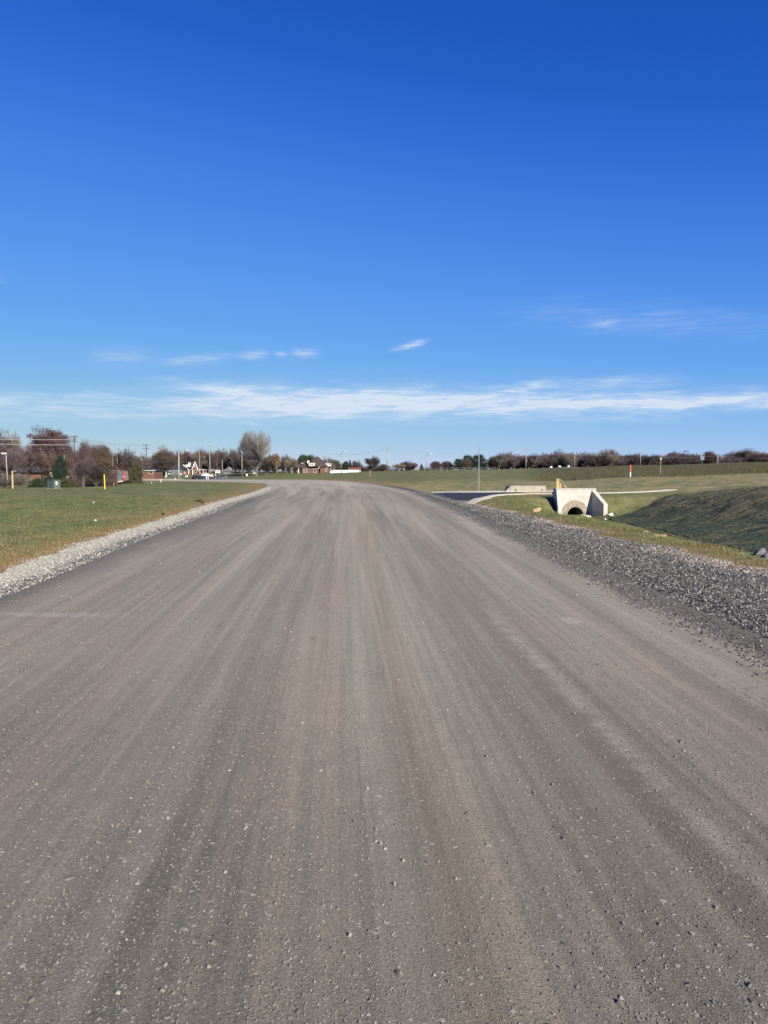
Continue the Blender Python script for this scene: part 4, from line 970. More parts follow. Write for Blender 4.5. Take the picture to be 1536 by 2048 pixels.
for dy, yb in ((0, 890), (3, 891.5)):
    wire('%s sagging wire between the two dark crossarm poles' % ('upper' if dy == 0 else 'second'), PW(152, 873.5 + dy, 200), PW(293.8, yb, 260), 0.9 - dy * 0.1, 0.022, M_wire)
wire('wire from the lower arm of the oak side pole to the brush side pole', PW(151, 884.5, 200), PW(293.8, 897.5, 260), 1.1, 0.022, M_wire)
wire('wire running low through the brush tops to the short pole', PW(151, 896, 200), PW(282, 906, 230), 0.8, 0.022, M_wire)
wire('upper wire from the dark double crossarm pole to the tall pale pole', PW(293.8, 890.5, 260), PW(420.8, 892.5, 290), 1.3, 0.022, M_wire)
wire('lower wire from the dark double crossarm pole to the tall pale pole', PW(293.8, 897.5, 260), PW(420.8, 897, 290), 1.6, 0.022, M_wire)
wire('thin wire from the tall pale pole toward the pole by the big tree', PW(420.8, 893, 290), PW(655.6, 908, 305), 1.2, 0.02, M_wire)
wire('faint wire between the brick house pole and the crest pole', PW(655.6, 908, 305), PW(774.6, 898.5, 280), 1.0, 0.02, M_wire)
wire('long faint wire from the crest pole over the pines', PW(774.6, 898.5, 280), PW(1051.2, 900, 300), 1.6, 0.02, M_wire)
wire('long faint wire above the right treeline', PW(1051.2, 900, 300), PW(1279.8, 906.5, 330), 1.6, 0.02, M_wire)
wire('upper wire before the far right trees', PW(1320, 914, 200), PW(1434, 911, 270), 0.4, 0.02, M_wire)
wire('lower wire before the far right trees', PW(1434, 912, 270), PW(1620, 917, 260), 0.5, 0.03, M_wire)
wire('wire passing in front of the gabled house roof', PW(300, 921, 250), PW(400, 923, 330), 0.3, 0.025, M_wire)

# ------------------------------------------------------------------ signs by the lot
x = WX(370.2, 255); r_ = empty('stop_sign', (x, 255, gz(x, 255)), 0, 'red octagonal stop sign on a thin post by the lot', 'stop sign')
zc = WZ(946, 255) - gz(x, 255)
MB().tube([(0, 0.03, 0), (0, 0.03, zc + .4)], 0.045, 6).build('post', M_galv, r_)
def octa(rad): return [(rad * math.cos(R(22.5 + 45 * i)), zc + rad * math.sin(R(22.5 + 45 * i))) for i in range(8)]
MB().prism(octa(.46), -.03, -.01).build('border', M_white, r_); MB().prism(octa(.42), -.04, -.031).build('panel', M_redp, r_)
text_part('STOP', 0.30, M_white, r_, (0, -.048, zc), (R(90), 0, 0))
x = WX(362.6, 262); r_ = empty('yield_sign', (x, 262, gz(x, 262)), 0, 'white triangular sign on a short post left of the stop sign', 'sign')
zc = WZ(948.5, 262) - gz(x, 262)
MB().tube([(0, 0.03, 0), (0, 0.03, zc)], 0.04, 6).build('post', M_galv, r_); MB().prism([(-.34, zc + .28), (0, zc - .34), (.34, zc + .28)], -.03, 0).build('panel', M_white, r_)
x = WX(436, 300); r_ = empty('signboard', (x, 300, gz(x, 300)), 0, 'white two-legged signboard with a dark red line of lettering', 'sign')
z0, z1 = WZ(945.5, 300) - gz(x, 300), WZ(941, 300) - gz(x, 300)
for s_ in (-1, 1): MB().box(s_ * .86 - .07, s_ * .86 + .07, -.05, .05, 0, z1).build('leg', M_white, r_)
MB().box(-.79, .79, -.06, -.02, z0, z1).build('panel', M_white, r_); MB().box(-.6, .6, -.075, -.062, z0 + .32, z1 - .27).build('lettering', M_redp, r_)
x = WX(424.8, 270); r_ = empty('notice_sign', (x, 270, gz(x, 270)), 0, 'small orange notice panel beside the tall pale pole', 'sign')
zc = WZ(951, 270) - gz(x, 270)
MB().box(-.04, .04, 0, .06, 0, zc).build('post', M_galv, r_); MB().box(-.34, .34, -.04, -.002, zc - .35, zc + .42).build('panel', M_white, r_); MB().box(-.27, .27, -.055, -.043, zc - .1, zc + .3).build('notice', M_org, r_)
x = WX(420.2, 275); r_ = empty('white_box', (x, 275, gz(x, 275)), 0, 'white box on a stand left of the orange notice panel', 'utility box')
zc = WZ(951, 275) - gz(x, 275)
MB().box(-.28, .28, -.2, .2, zc - .3, zc + .3).build('cabinet', M_white, r_, bevel=.03); MB().box(-.08, .08, -.08, .08, 0, zc - .3).build('post', M_poledark, r_)
x = WX(374, 240); r_ = empty('mailbox', (x, 240, gz(x, 240)), 0, 'white domed mailbox at the edge of the lot', 'mailbox')
MB().box(-.14, .14, -.1, .1, 0, .75).build('post', M_black, r_); MB().prism([(-.3, .72), (.3, .72), (.3, 1.0), (.2, 1.17), (0, 1.24), (-.2, 1.17), (-.3, 1.0)], -.35, .35).build('box', M_white, r_)

# ------------------------------------------------------------------ vehicles
def vehicle(name, label, px, Y, rz, L, Wd, prof, glass, m, wheels, cat, zoff=0.0, lights=True):
    x = WX(px, Y); root = empty(name, (x, Y, gz(x, Y) + 0.13 + zoff), rz, label, cat)
    h = Wd / 2; zmax = max(z for _, z in prof)
    def yy(z): return h * (1 - 0.16 * max(0, (z - zmax * .55) / (zmax * .45)))
    n = len(prof); vs = [(x_, -yy(z), z) for x_, z in prof] + [(x_, yy(z), z) for x_, z in prof]
    fs = [tuple(range(n)), tuple(reversed(range(n, 2 * n)))] + [(i + n, (i + 1) % n + n, (i + 1) % n, i) for i in range(n)]
    MB().add(vs, fs).build('body', m, root, bevel=0.03)
    for gp in glass:
        for s_ in (-1, 1):
            MB().add([(x_, s_ * (yy(z) + .012), z) for x_, z in gp] + [(x_, s_ * (yy(z) - .02), z) for x_, z in gp],
                     [tuple(range(len(gp))), tuple(reversed(range(len(gp), 2 * len(gp))))] + [(i, i + len(gp), (i + 1) % len(gp) + len(gp), (i + 1) % len(gp)) for i in range(len(gp))]).build('window', M_glass, root)
    for wx in wheels:
        for s_ in (-1, 1):
            t = MB().tube([(wx, s_ * (h + .01), .22), (wx, s_ * (h - .22), .22)], .34, 16).build('wheel', M_black, root)
            MB().tube([(wx, s_ * (h + .02), .22), (wx, s_ * (h - .05), .22)], .19, 12).build('rim', M_chrome, t)
    if lights:
        for s_ in (-1, 1):
            MB().box(L / 2 - .05, L / 2 + .015, s_ * h * .75 - .16, s_ * h * .75 + .16, .55, .72).build('headlight', M_light, root)
            MB().box(-L / 2 - .015, -L / 2 + .05, s_ * h * .85 - .1, s_ * h * .85 + .1, .55, .85).build('tail_light', M_redp, root)
    return root
pick = [(-2.7, .35), (2.7, .35), (2.72, .85), (2.55, 1.05), (1.3, 1.12), (.75, 1.72), (-.75, 1.74), (-.95, 1.12), (-2.68, 1.1)]
pickg = [[(1.15, 1.16), (.70, 1.62), (.18, 1.64), (.18, 1.16)], [(.08, 1.16), (.08, 1.64), (-.66, 1.66), (-.82, 1.16)]]
vehicle('pickup_truck', 'dark grey pickup truck on the road edge beyond the bend', 439, 262, R(12), 5.4, 1.9, [(x * .66, z * 0.86) for x, z in pick], [[(x * .66, z * .86) for x, z in g] for g in pickg], M_cargry, (-1.15, 1.2), 'pickup truck', zoff=-0.05)
vehicle('pickup_truck', 'white pickup truck parked before the gabled house', 411.0, 318, R(15), 5.4, 1.9, [(x * .56, z * .9) for x, z in pick], [[(x * .56, z * .9) for x, z in g] for g in pickg], M_carwh, (-.95, 1.0), 'pickup truck')
car = [(-2.2, .3), (2.2, .3), (2.22, .68), (1.9, .88), (1.0, .98), (.3, 1.42), (-1.0, 1.45), (-1.9, 1.05), (-2.2, .95)]
carg = [[(.85, 1.0), (.25, 1.36), (-.3, 1.37), (-.3, 1.0)], [(-.4, 1.0), (-.4, 1.37), (-.98, 1.38), (-1.6, 1.02)]]
vehicle('parked_car', 'small black car half hidden behind the road edge by the lot', 396.5, 255, R(60), 4.4, 1.75, car, carg, M_carblk, (-1.4, 1.4), 'car', zoff=-0.25)
vehicle('parked_car', 'low white car parked by the dark house at left', 333.5, 305, R(0), 4.4, 1.75, [(x * .6, z * .8) for x, z in car], [[(x * .6, z * .8) for x, z in g] for g in carg], M_carwh, (-.8, .85), 'car', zoff=1.1)
x = WX(423.5, 262); r_ = empty('trailer', (x, 262, gz(x, 262)), R(10), 'low black trailer hitched behind the dark pickup truck', 'trailer')
MB().box(-.8, .7, -.7, .7, .45, .62).build('deck', M_carblk, r_); MB().box(-.8, -.7, -.7, .7, .62, 1.15).build('gate', M_carblk, r_)
for s_ in (-1, 1): MB().tube([(0, s_ * .85, .33), (0, s_ * .7, .33)], .33, 14).build('wheel', M_black, r_)
MB().tube([(.7, 0, .5), (1.3, 0, .5)], .05, 6).build('tow_bar', M_poledark, r_)
def loader():
    Y = 118; x = WX(246.5, Y); root = empty('track_loader', (x, Y, gz(x, Y)), R(-12), 'red compact loader with a large greenish cab window, tilted on the verge', 'loader')
    root.rotation_euler = (R(-4), R(-7), R(-14))
    for s_ in (-1, 1):
        MB().prism([(-.55 + 0, .1), (.55, .1), (.7, .32), (.5, .55), (-.5, .55), (-.7, .32)], -.16, .16, M=Matrix.Translation((s_ * .82, 0, 0)) @ Matrix.Rotation(R(90), 4, 'Z')).build('track', M_black, root)
    MB().hexa([(.60, -.82, .40), (.88, -.82, .40), (.88, -.5, .40), (.60, -.5, .40), (.62, -.76, 1.93), (.84, -.76, 1.93), (.84, -.55, 1.93), (.62, -.55, 1.93)]).build('lift_arm', M_red, root)
    MB().hexa([(-.94, -.82, .3), (-.52, -.82, .3), (-.52, -.45, .3), (-.94, -.45, .3), (-.96, -.80, .86), (-.72, -.80, .86), (-.72, -.45, .86), (-.96, -.45, .86)]).build('arm_tower', M_red, root)
    MB().box(.56, .9, -.86, -.83, 1.0, 1.12).build('lamp', M_light, root)
    cab = MB().box(-.55, .55, -.55, .75, .35, 1.95).build('cab', M_roofgr, root, bevel=.03)
    MB().hexa([(-.60, -.62, .55), (.46, -.62, .55), (.46, -.555, .55), (-.60, -.555, .55), (-.78, -.60, 1.95), (.46, -.60, 1.95), (.46, -.555, 1.95), (-.78, -.555, 1.95)]).build('windscreen', M_cabglass, root)
    MB().box(-.84, .56, -.66, .8, 1.96, 2.06).build('cab_roof', M_roofgr, root, bevel=.03)
    MB().box(-.5, .5, -.72, -.6, .36, .52).build('front_plate', M_siding, root)
    MB().box(-.95, 1.0, -.98, -.84, .02, .22).build('bucket', M_black, root)
loader()

# ------------------------------------------------------------------ buildings
def win(root, x, z, w_, h_, y=-0.02, fm=None, double=True):
    f = MB().box(x - w_ / 2 - .08, x + w_ / 2 + .08, y - .03, y + .02, z - .08, z + h_ + .08).build('window', fm or M_white, root)
    if double and w_ > 1.1:
        MB().box(x - w_ / 2, x - .05, y - .045, y - .031, z, z + h_).box(x + .05, x + w_ / 2, y - .045, y - .031, z, z + h_).build('pane', M_glass, f)
    else: MB().box(x - w_ / 2, x + w_ / 2, y - .045, y - .031, z, z + h_).build('pane', M_glass, f)
    return f
def hip(x0, x1, y0, y1, z, hr, inset, ov=.4):
    a, b, c, d = x0 - ov, x1 + ov, y0 - ov, y1 + ov; ym = (c + d) / 2
    return MB().add([(a, c, z), (b, c, z), (b, d, z), (a, d, z), (a + inset, ym, z + hr), (b - inset, ym, z + hr), (a, c, z - .15), (b, c, z - .15), (b, d, z - .15), (a, d, z - .15)],
                    [(0, 1, 5, 4), (1, 2, 5), (2, 3, 4, 5), (3, 0, 4), (6, 7, 1, 0), (7, 8, 2, 1), (8, 9, 3, 2), (9, 6, 0, 3), (9, 8, 7, 6)])
def house_root(name, label, px, Y, zy, cat='house', rz=0):
    x = WX(px, Y); z = WZ(zy, Y); return empty(name, (x, Y, z), rz, label, cat)
def pxw(a, b, Y): return (b - a) / F * Y
# brick house with white dormers
def brick_house():
    Y = 330; k = Y / F
    r = house_root('brick_house', 'red brick house with brown hipped roof and cream dormers', 627, Y, 947.5)
    X = lambda p: (p - 627) * k
    Z = lambda p: (947.5 - p) * k
    MB().box(X(604), X(641), 0, 9, -.6, Z(936.5)).build('wall', M_brick, r)
    MB().box(X(641), X(659), -1.2, 8, -.6, Z(935.5)).build('wall', M_brick, r)
    MB().box(X(594), X(604), 1.5, 8, -.6, Z(936.5)).build('porch_wall', M_brickdk, r)
    MB().box(X(596.5), X(598), 0, .3, -.6, Z(936)).build('porch_column', M_white, r)
    MB().add([(X(592), -.5, Z(935.5)), (X(643), -.5, Z(935.5)), (X(643), 9.5, Z(935.5)), (X(592), 9.5, Z(935.5)), (X(601), 4.5, Z(923)), (X(640), 4.5, Z(923))], [(0, 1, 5, 4), (1, 2, 5), (2, 3, 4, 5), (3, 0, 4), (0, 3, 2, 1)]).build('roof', M_roof, r)
    rf = MB().add([(X(618), -1.0, Z(933)), (X(658.8), -1.7, Z(934.2)), (X(658.8), 9, Z(934.2)), (X(618), 9, Z(933)), (X(626.5), 4.2, Z(914)), (X(634), 4.2, Z(912.5))], [(0, 1, 5, 4), (1, 2, 5), (2, 3, 4, 5), (3, 0, 4), (0, 3, 2, 1)]).build('roof', M_roof, r)
    MB().add([(X(640), 2, Z(935)), (X(672), 2, Z(936)), (X(672), 9.8, Z(936)), (X(640), 9.8, Z(935)), (X(646), 6, Z(921.5)), (X(662), 6, Z(921.5))], [(0, 1, 5, 4), (1, 2, 5), (2, 3, 4, 5), (3, 0, 4), (0, 3, 2, 1)]).build('roof', M_roof, r)
    ch = MB().box(X(614.2), X(618.2), 1.2, 2.2, Z(930), Z(921)).build('chimney', M_white, rf)
    MB().box(X(614), X(618.4), 1.1, 2.3, Z(921), Z(919.8)).build('chimney_cap', M_roofdk, ch)
    for (a, b, c, d, yy_, lb) in ((618.3, 631.5, 932, 925.3, -.9, 'broad'), (650, 661.5, 932.5, 926.0, .3, 'narrow')):
        dm = MB().add([(X(a + (0 if a < 640 else 4)), yy_, Z(c)), (X(b - (3 if a < 640 else 0)), yy_, Z(c)), (X(b), yy_, Z(d)), (X(a), yy_, Z(d)),
                       (X(a + (0 if a < 640 else 4)), 5, Z(c)), (X(b - (3 if a < 640 else 0)), 5, Z(c)), (X(b), 5, Z(d)), (X(a), 5, Z(d))], [(0, 1, 2, 3), (5, 4, 7, 6), (4, 0, 3, 7), (1, 5, 6, 2), (3, 2, 6, 7)]).build('dormer', M_siding, r)
        MB().box(X(a) - .2, X(b) + .2, yy_ - .3, 5.2, Z(d) + .003, Z(d) + .18).build('dormer_roof', M_roof, dm)
        for q_ in ((621, 624.5) if a < 640 else (658.8,)):
            MB().box(X(q_), X(q_ + 2), yy_ - .04, yy_ - .01, Z(930.5), Z(927.2)).build('window', M_glass, dm)
    MB().prism([(X(602.5), Z(926.5)), (X(604.7), Z(928)), (X(607.2), Z(926.5))], .6, 1.2).build('vent', M_siding, r)
    win(r, X(608.7), Z(945), .35, Z(937.5) - Z(945), 0); win(r, X(613.5), Z(945), .35, Z(937.5) - Z(945), 0)
    win(r, X(630.3), Z(944.5), 1.25, Z(937.5) - Z(944.5), 0); win(r, X(652.7), Z(943), .35, Z(936.5) - Z(943), -1.2)
    MB().add([(X(636), -1.25, Z(937)), (X(641.5), -1.25, Z(932.5)), (X(641.8), -1.25, Z(933.4)), (X(636.6), -1.25, Z(937.8)), (X(636), -.9, Z(937)), (X(641.5), -.9, Z(932.5)), (X(641.8), -.9, Z(933.4)), (X(636.6), -.9, Z(937.8))], [(0, 1, 2, 3), (7, 6, 5, 4), (0, 4, 5, 1), (1, 5, 6, 2), (2, 6, 7, 3), (3, 7, 4, 0)]).build('gable_trim', M_white, r)
    MB().box(X(601), X(602.8), -.03, .0, -.3, Z(938)).build('door', M_navy, r)
    MB().box(X(656.5), X(668), .5, .7, 0.1, Z(936.8)).build('carport_wall', M_black, r)
    for q_ in (661.5, 667.8): MB().box(X(q_), X(q_ + .9), .25, .48, -.3, Z(936.8)).build('carport_column', M_white, r)
brick_house()
def white_fence():
    Y = 322; x0, x1 = WX(661, Y), WX(697, Y); z = WZ(946.6, Y); r = empty('white_fence', (x0, Y, z), 0, 'white board fence between the brick house and the white garage', 'fence')
    MB().box(0, x1 - x0, 0, .08, -.3, .95).build('panel', M_white, r); 
    MB().box(.9, x1 - x0, .09, .17, .9, 1.35).build('panel', M_white, r)
    for i in range(8):
        a = i * (x1 - x0) / 7; MB().box(a - .08, a + .08, -.05, .2, -.3, 1.45 if i % 3 == 0 and i else 1.1).build('post', M_white, r)
white_fence()
def garage():
    Y = 326; k = Y / F; r = house_root('white_garage', 'white garage with a low red roof right of the brick house', 709, Y, 946); X = lambda p: (p - 709) * k; Z = lambda p: (946 - p) * k
    MB().box(X(696), X(720.5), 0, 6, -.5, Z(938.5)).build('wall', M_white, r)
    MB().add([(X(695), -.4, Z(938.6)), (X(722), -.4, Z(938.6)), (X(722), 6.4, Z(938.6)), (X(695), 6.4, Z(938.6)), (X(698), 3, Z(934.6)), (X(719.5), 3, Z(934.6))], [(0, 1, 5, 4), (1, 2, 5), (2, 3, 4, 5), (3, 0, 4), (0, 3, 2, 1)]).build('roof', M_roofred, r)
    MB().box(X(718), X(719.4), -.04, -.003, 0, Z(940)).build('door', M_roofdk, r)
    MB().box(X(696), X(702), -.05, -.003, -.2, Z(939.5)).build('garage_door', M_siding, r)
garage()
def gabled_house():
    Y = 345; k = Y / F; r = house_root('gabled_house', 'dark brick house with a steep white-edged gable', 388, Y, 948); X = lambda p: (p - 388) * k; Z = lambda p: (948 - p) * k
    MB().box(X(369), X(396.3), 1.2, 9, -1, Z(938.5)).build('wall', M_brickdk, r)
    MB().prism([(X(384.5), -1), (X(396.3), -1), (X(396.3), Z(939)), (X(390.3), Z(924.5)), (X(384.5), Z(937))], 0, 1.19).build('gable_wall', M_brick, r)
    MB().add([(X(366), .6, Z(934)), (X(398), .6, Z(938.8)), (X(398), 9.6, Z(938.8)), (X(366), 9.6, Z(938)), (X(370.5), 5, Z(924)), (X(391), 5, Z(923.5))], [(0, 1, 5, 4), (1, 2, 5), (2, 3, 4, 5), (3, 0, 4), (0, 3, 2, 1)]).build('roof', M_roofdk, r)
    for (a, b, c, d, wd_) in ((384.0, 938.5, 390.2, 923.0, .22), (390.2, 923.0, 397.0, 940.0, .42)):
        MB().add([(X(a), -.25, Z(b)), (X(c), -.25, Z(d)), (X(c), -.25, Z(d) - wd_ * 1.6), (X(a) + (wd_ if a < 385 else 0), -.25, Z(b) - wd_ * .4),
                  (X(a), 1.0, Z(b)), (X(c), 1.0, Z(d)), (X(c), 1.0, Z(d) - wd_ * 1.6), (X(a) + (wd_ if a < 385 else 0), 1.0, Z(b) - wd_ * .4)],
                 [(0, 1, 2, 3), (7, 6, 5, 4), (0, 4, 5, 1), (1, 5, 6, 2), (2, 6, 7, 3), (3, 7, 4, 0)]).build('gable_trim', M_white, r)
    MB().prism([(X(366.5), Z(930)), (X(367.4), Z(929)), (X(377.3), Z(938)), (X(376.2), Z(938.8))], .1, .35).build('gable_trim', M_white, r)
    d = MB().prism([(X(372.5), Z(933)), (X(379.5), Z(934)), (X(379.5), Z(928)), (X(378), Z(924.8)), (X(376), Z(929.5)), (X(371), Z(929.5))], .4, 3).build('dormer', M_siding, r)
    MB().box(X(388.6), X(389.8), -.05, -.003, Z(934), Z(929)).build('gable_window', M_white, r)
    win(r, X(391.4), Z(944.8), .75, 1.0, -0.003); MB().box(X(384.9), X(386.6), -.06, -.003, -.3, Z(940)).build('door', M_white, r)
    win(r, X(379.5), Z(944), .5, 1.0, 1.2, M_siding); MB().box(X(376.2), X(377.4), .5, .8, -.5, Z(938)).build('porch_column', M_siding, r)
    MB().box(X(396.5), X(407), -.4, 7, Z(939.8), Z(938.8)).build('porch_roof', M_siding, r)
    MB().box(X(396.5), X(406), 1, 6, -.8, Z(939.85)).build('porch_wall', M_brickdk, r)
    for q_ in (400.5, 407.2): MB().box(X(q_) - .1, X(q_) + .1, -.3, -.1, -.8, Z(939.8)).build('porch_column', M_siding, r)
gabled_house()
def simple_house(name, label, pxa, pxb, ybase, yeave, yridge, Y, wall, roof, wins=(), depth=8, inset=2.5, fascia=None, cat='house', gable=False):
    k = Y / F; pc = (pxa + pxb) / 2; r = house_root(name, label, pc, Y, ybase, cat); X = lambda p: (p - pc) * k; Z = lambda p: (ybase - p) * k
    MB().box(X(pxa), X(pxb), 0, depth, -1.0, Z(yeave)).build('wall', wall, r)
    hip(X(pxa), X(pxb), 0, depth, Z(yeave) + .16, Z(yridge) - Z(yeave), 0.02 if gable else inset).build('roof', roof, r)
    if fascia: MB().box(X(pxa) - .42, X(pxb) + .42, -.44, -.404, Z(yeave) - .02, Z(yeave) + .14).build('gutter', fascia, r)
    for (p, w_, zt_, zb_) in wins: win(r, X(p), Z(zb_), w_, Z(zt_) - Z(zb_), -.003)
    return r
simple_house('ranch_house', 'orange brick house with a huge dark roof cut by the left picture edge', -70, 22, 962, 945.5, 912, 135, M_brickor, M_roofdk, ((6, .9, 950, 956), (-30, 1.2, 950, 956)), 12, 2.0, M_white)
simple_house('ranch_house', 'low brick house with charcoal roof behind the evergreen bushes', 58, 112, 955, 946.6, 939.5, 180, M_brick, M_roofdk, ((79, .35, 947.5, 953), (94.5, .3, 948, 953), (109, .9, 948, 954)), 9, 2.5, M_siding)
simple_house('outbuilding', 'small beige building with white frame behind the rusty brush', 131, 152, 957, 946.5, 944, 185, M_beige, M_roofgr, ((136, .5, 948, 952),), 5, 1.0, M_white, 'building')
simple_house('ranch_house', 'long low brick house with a white roof line behind the brush', 222, 310, 951.5, 941.5, 936.5, 245, M_brick, M_roofdk, ((262, 1.2, 943, 947.5), (285, .8, 943, 948), (302.5, 1.1, 942.5, 947)), 9, 3.0, M_siding)
simple_house('dark_house', 'dark grey house with a slanted white gable edge right of the white car', 342, 366, 950, 938, 928, 338, M_grey, M_roofdk, ((348, .5, 941, 947), (356, .5, 941, 947)), 8, 2.5)
k_ = 334 / F
r_ = house_root('carport', 'low shed with white columns left of the dark house', 318, 300, 950, 'carport'); MB().box(-4, 3, 0, 4, 1.35, 1.6).build('roof', M_roofdk, r_)
for q_ in (-3.9, -1.0, 2.8): MB().box(q_ - .12, q_ + .12, .1, .35, -1, 1.349).build('column', M_siding, r_)
MB().box(-3.6, 2.5, 3.5, 3.8, -1, 1.349).build('back_wall', M_roofgr, r_)
simple_house('shed', 'small shed with a pale grey roof at the foot of the wood', 445, 463, 950, 943, 937.5, 350, M_grey, M_roofgr, ((451, .4, 944, 948), (456, .4, 944, 948)), 6, 2.0, cat='shed')
simple_house('white_bench_shed', 'tiny white-fronted shelter under the trees right of the big bare tree', 506.5, 514, 948.5, 944.5, 943.8, 360, M_siding, M_roofgr, (), 2, .3, cat='shelter')
simple_house('low_building', 'long low tan building just over the crest above the culvert', 1120, 1168, 942, 935.6, 935.0, 300, M_beige, M_roofgr, (), 6, .5, cat='building')
simple_house('low_building', 'dark flat-roofed building just over the crest above the parapet', 1088, 1119, 942, 937, 936.2, 310, M_roofdk, M_roofdk, (), 6, .5, cat='building')
for px, yt, lb in ((1102, 932.6, 'white box vehicle parked on the crest above the parapet'), (1137, 930.5, 'taller grey box standing over the tan building'), (1119, 931.5, 'small pale box between the two low buildings')):
    Y = 318; r_ = house_root('box_trailer', lb, px, Y, 942, 'box trailer'); h_ = (942 - yt) * Y / F
    MB().box(-.45, .45, 0, 2, .4, h_).build('box', M_white if px != 1137 else M_path, r_, bevel=.03)
    for s_ in (-1, 1): MB().tube([(s_ * .3, .3, .25), (s_ * .3, .1, .25)], .25, 10).build('wheel', M_black, r_)
# rail fence on the crest
x0, x1 = WX(838, 268), WX(985, 268); r_ = empty('rail_fence', (x0, 268, gz(x0, 268)), 0, 'grey rail fence along the crest before the pines', 'fence')
n_ = 14
for i in range(n_):
    xx = i * (x1 - x0) / (n_ - 1); zz = gz(x0 + xx, 268) - gz(x0, 268); MB().box(xx - .05, xx + .05, -.05, .05, zz - .1, zz + 1.25).build('post', M_wood2, r_)
za, zb_ = 0, gz(x1, 268) - gz(x0, 268)
for h_ in (.55, 1.05): MB().tube([(i * (x1 - x0) / 13, -.08, gz(x0 + i * (x1 - x0) / 13, 268) - gz(x0, 268) + h_) for i in range(14)], .045, 4).build('rail', M_galv, r_)

# ------------------------------------------------------------------ trees
def norm_mesh(V, box=None):
    return V
def tube_np(pts, rad, sides, V, Fc):
    mb = MB(); mb.V = V; mb.F = Fc; mb.tube(pts, rad, sides, caps=False)
def bare_proto(seed, *a, env=None, **k):
    tr, cr = bare_proto0(seed, *a, **k)
    if env:
        zc, rz_, rx_ = env; c = np.array([0, 0, zc]); rd = np.array([rx_, rx_, rz_])
        for Vv in (cr[0], tr[0]):
            q_ = (Vv * [1.25, 1.25, 1.12] - c) / rd; r_ = np.linalg.norm(q_, axis=1); m_ = (r_ > .7) & (Vv[:, 2] > .16)
            r2 = .7 + .3 * np.tanh((r_ - .7) / .3)
            q_[m_] *= (r2[m_] / r_[m_])[:, None]; w_ = np.clip((Vv[:, 2] - .08) / .12, 0, 1)[:, None]
            Vv[:] = (c + q_ * rd) * w_ + Vv * (1 - w_)
    return tr, cr
def bare_proto0(seed, trunk=0.25, spread=0.9, up=0.35, n1=8, n2=5, n3=5, n4=5, stems=1, lite=False, thick=0.022, twig=0.0022, el0=32, limb=.55):
    """unit tree: height 1, crown diameter 1"""
    r = random.Random(seed); TV, TF, CV, CF = [], [], [], []
    def branch(p, d, L, rad, lvl, maxl):
        segs = 3 if lvl < 3 else 2; pts = [p.copy()]; cur = p.copy(); dd = d.copy()
        for i in range(segs):
            dd = (dd + Vector((r.gauss(0, .16), r.gauss(0, .16), r.gauss(0, .10) + up * .22))).normalized(); cur = cur + dd * L / segs; pts.append(cur.copy())
        rads = [max(rad * (1 - .6 * i / segs), twig * .5) for i in range(segs + 1)]
        tgt = (TV, TF) if lvl <= 1 else (CV, CF)
        tube_np(pts, rads, 5 if lvl < 2 else 3, *tgt)
        if lvl >= maxl: return
        nn = (n1, n2, n3, n4)[min(lvl, 3)]
        for j in range(nn):
            t = 0.25 + 0.75 * (j + r.random()) / nn if lvl else r.uniform(.5, 1.0)
            k = min(int(t * segs), segs - 1); f = t * segs - k; q0 = pts[k].lerp(pts[k + 1], f)
            axis_ = (pts[k + 1] - pts[k]).normalized(); perp = axis_.orthogonal().normalized(); perp.rotate(Matrix.Rotation(r.uniform(0, 6.28), 3, axis_))
            ang = R(r.uniform(22, 58)) * spread
            nd = (axis_ * math.cos(ang) + perp * math.sin(ang)).normalized()
            branch(q0, nd, L * r.uniform(.52, .78), max(rads[k] * .62, twig), lvl + 1, maxl)
    for s_ in range(stems):
        a = 6.28 * s_ / stems + r.random()
        d0 = Vector((math.cos(a) * (.0 if stems == 1 else .45), math.sin(a) * (.0 if stems == 1 else .45), 1)).normalized()
        branch(Vector((0, 0, 0)), d0, trunk + (0.0 if stems == 1 else .2), thick, 0, 3 if lite else 4)
        if stems == 1:   # leader
            for j in range(n1):
                az_ = 6.28 * j / n1 + r.uniform(-.3, .3); el_ = R(r.uniform(el0, 82)) if j else R(88)
                nd = Vector((math.cos(az_) * math.cos(el_), math.sin(az_) * math.cos(el_), math.sin(el_)))
                branch(Vector((0, 0, trunk * r.uniform(.75, 1.0))), nd, r.uniform(.24, .33), thick * limb, 1, 3 if lite else 4)
    A = np.array(TV + CV); zmax = A[:, 2].max(); rad_ = np.percentile(np.hypot(A[:, 0], A[:, 1]), 98)
    sc = np.array([.5 / rad_, .5 / rad_, 1 / zmax])
    def tri(Fs):
        return np.array([f if len(f) == 4 else (f[0], f[1], f[2], f[2]) for f in Fs], int)
    return (np.array(TV) * sc, tri(TF)), (np.array(CV) * sc if CV else None, tri(CF) if CF else None)
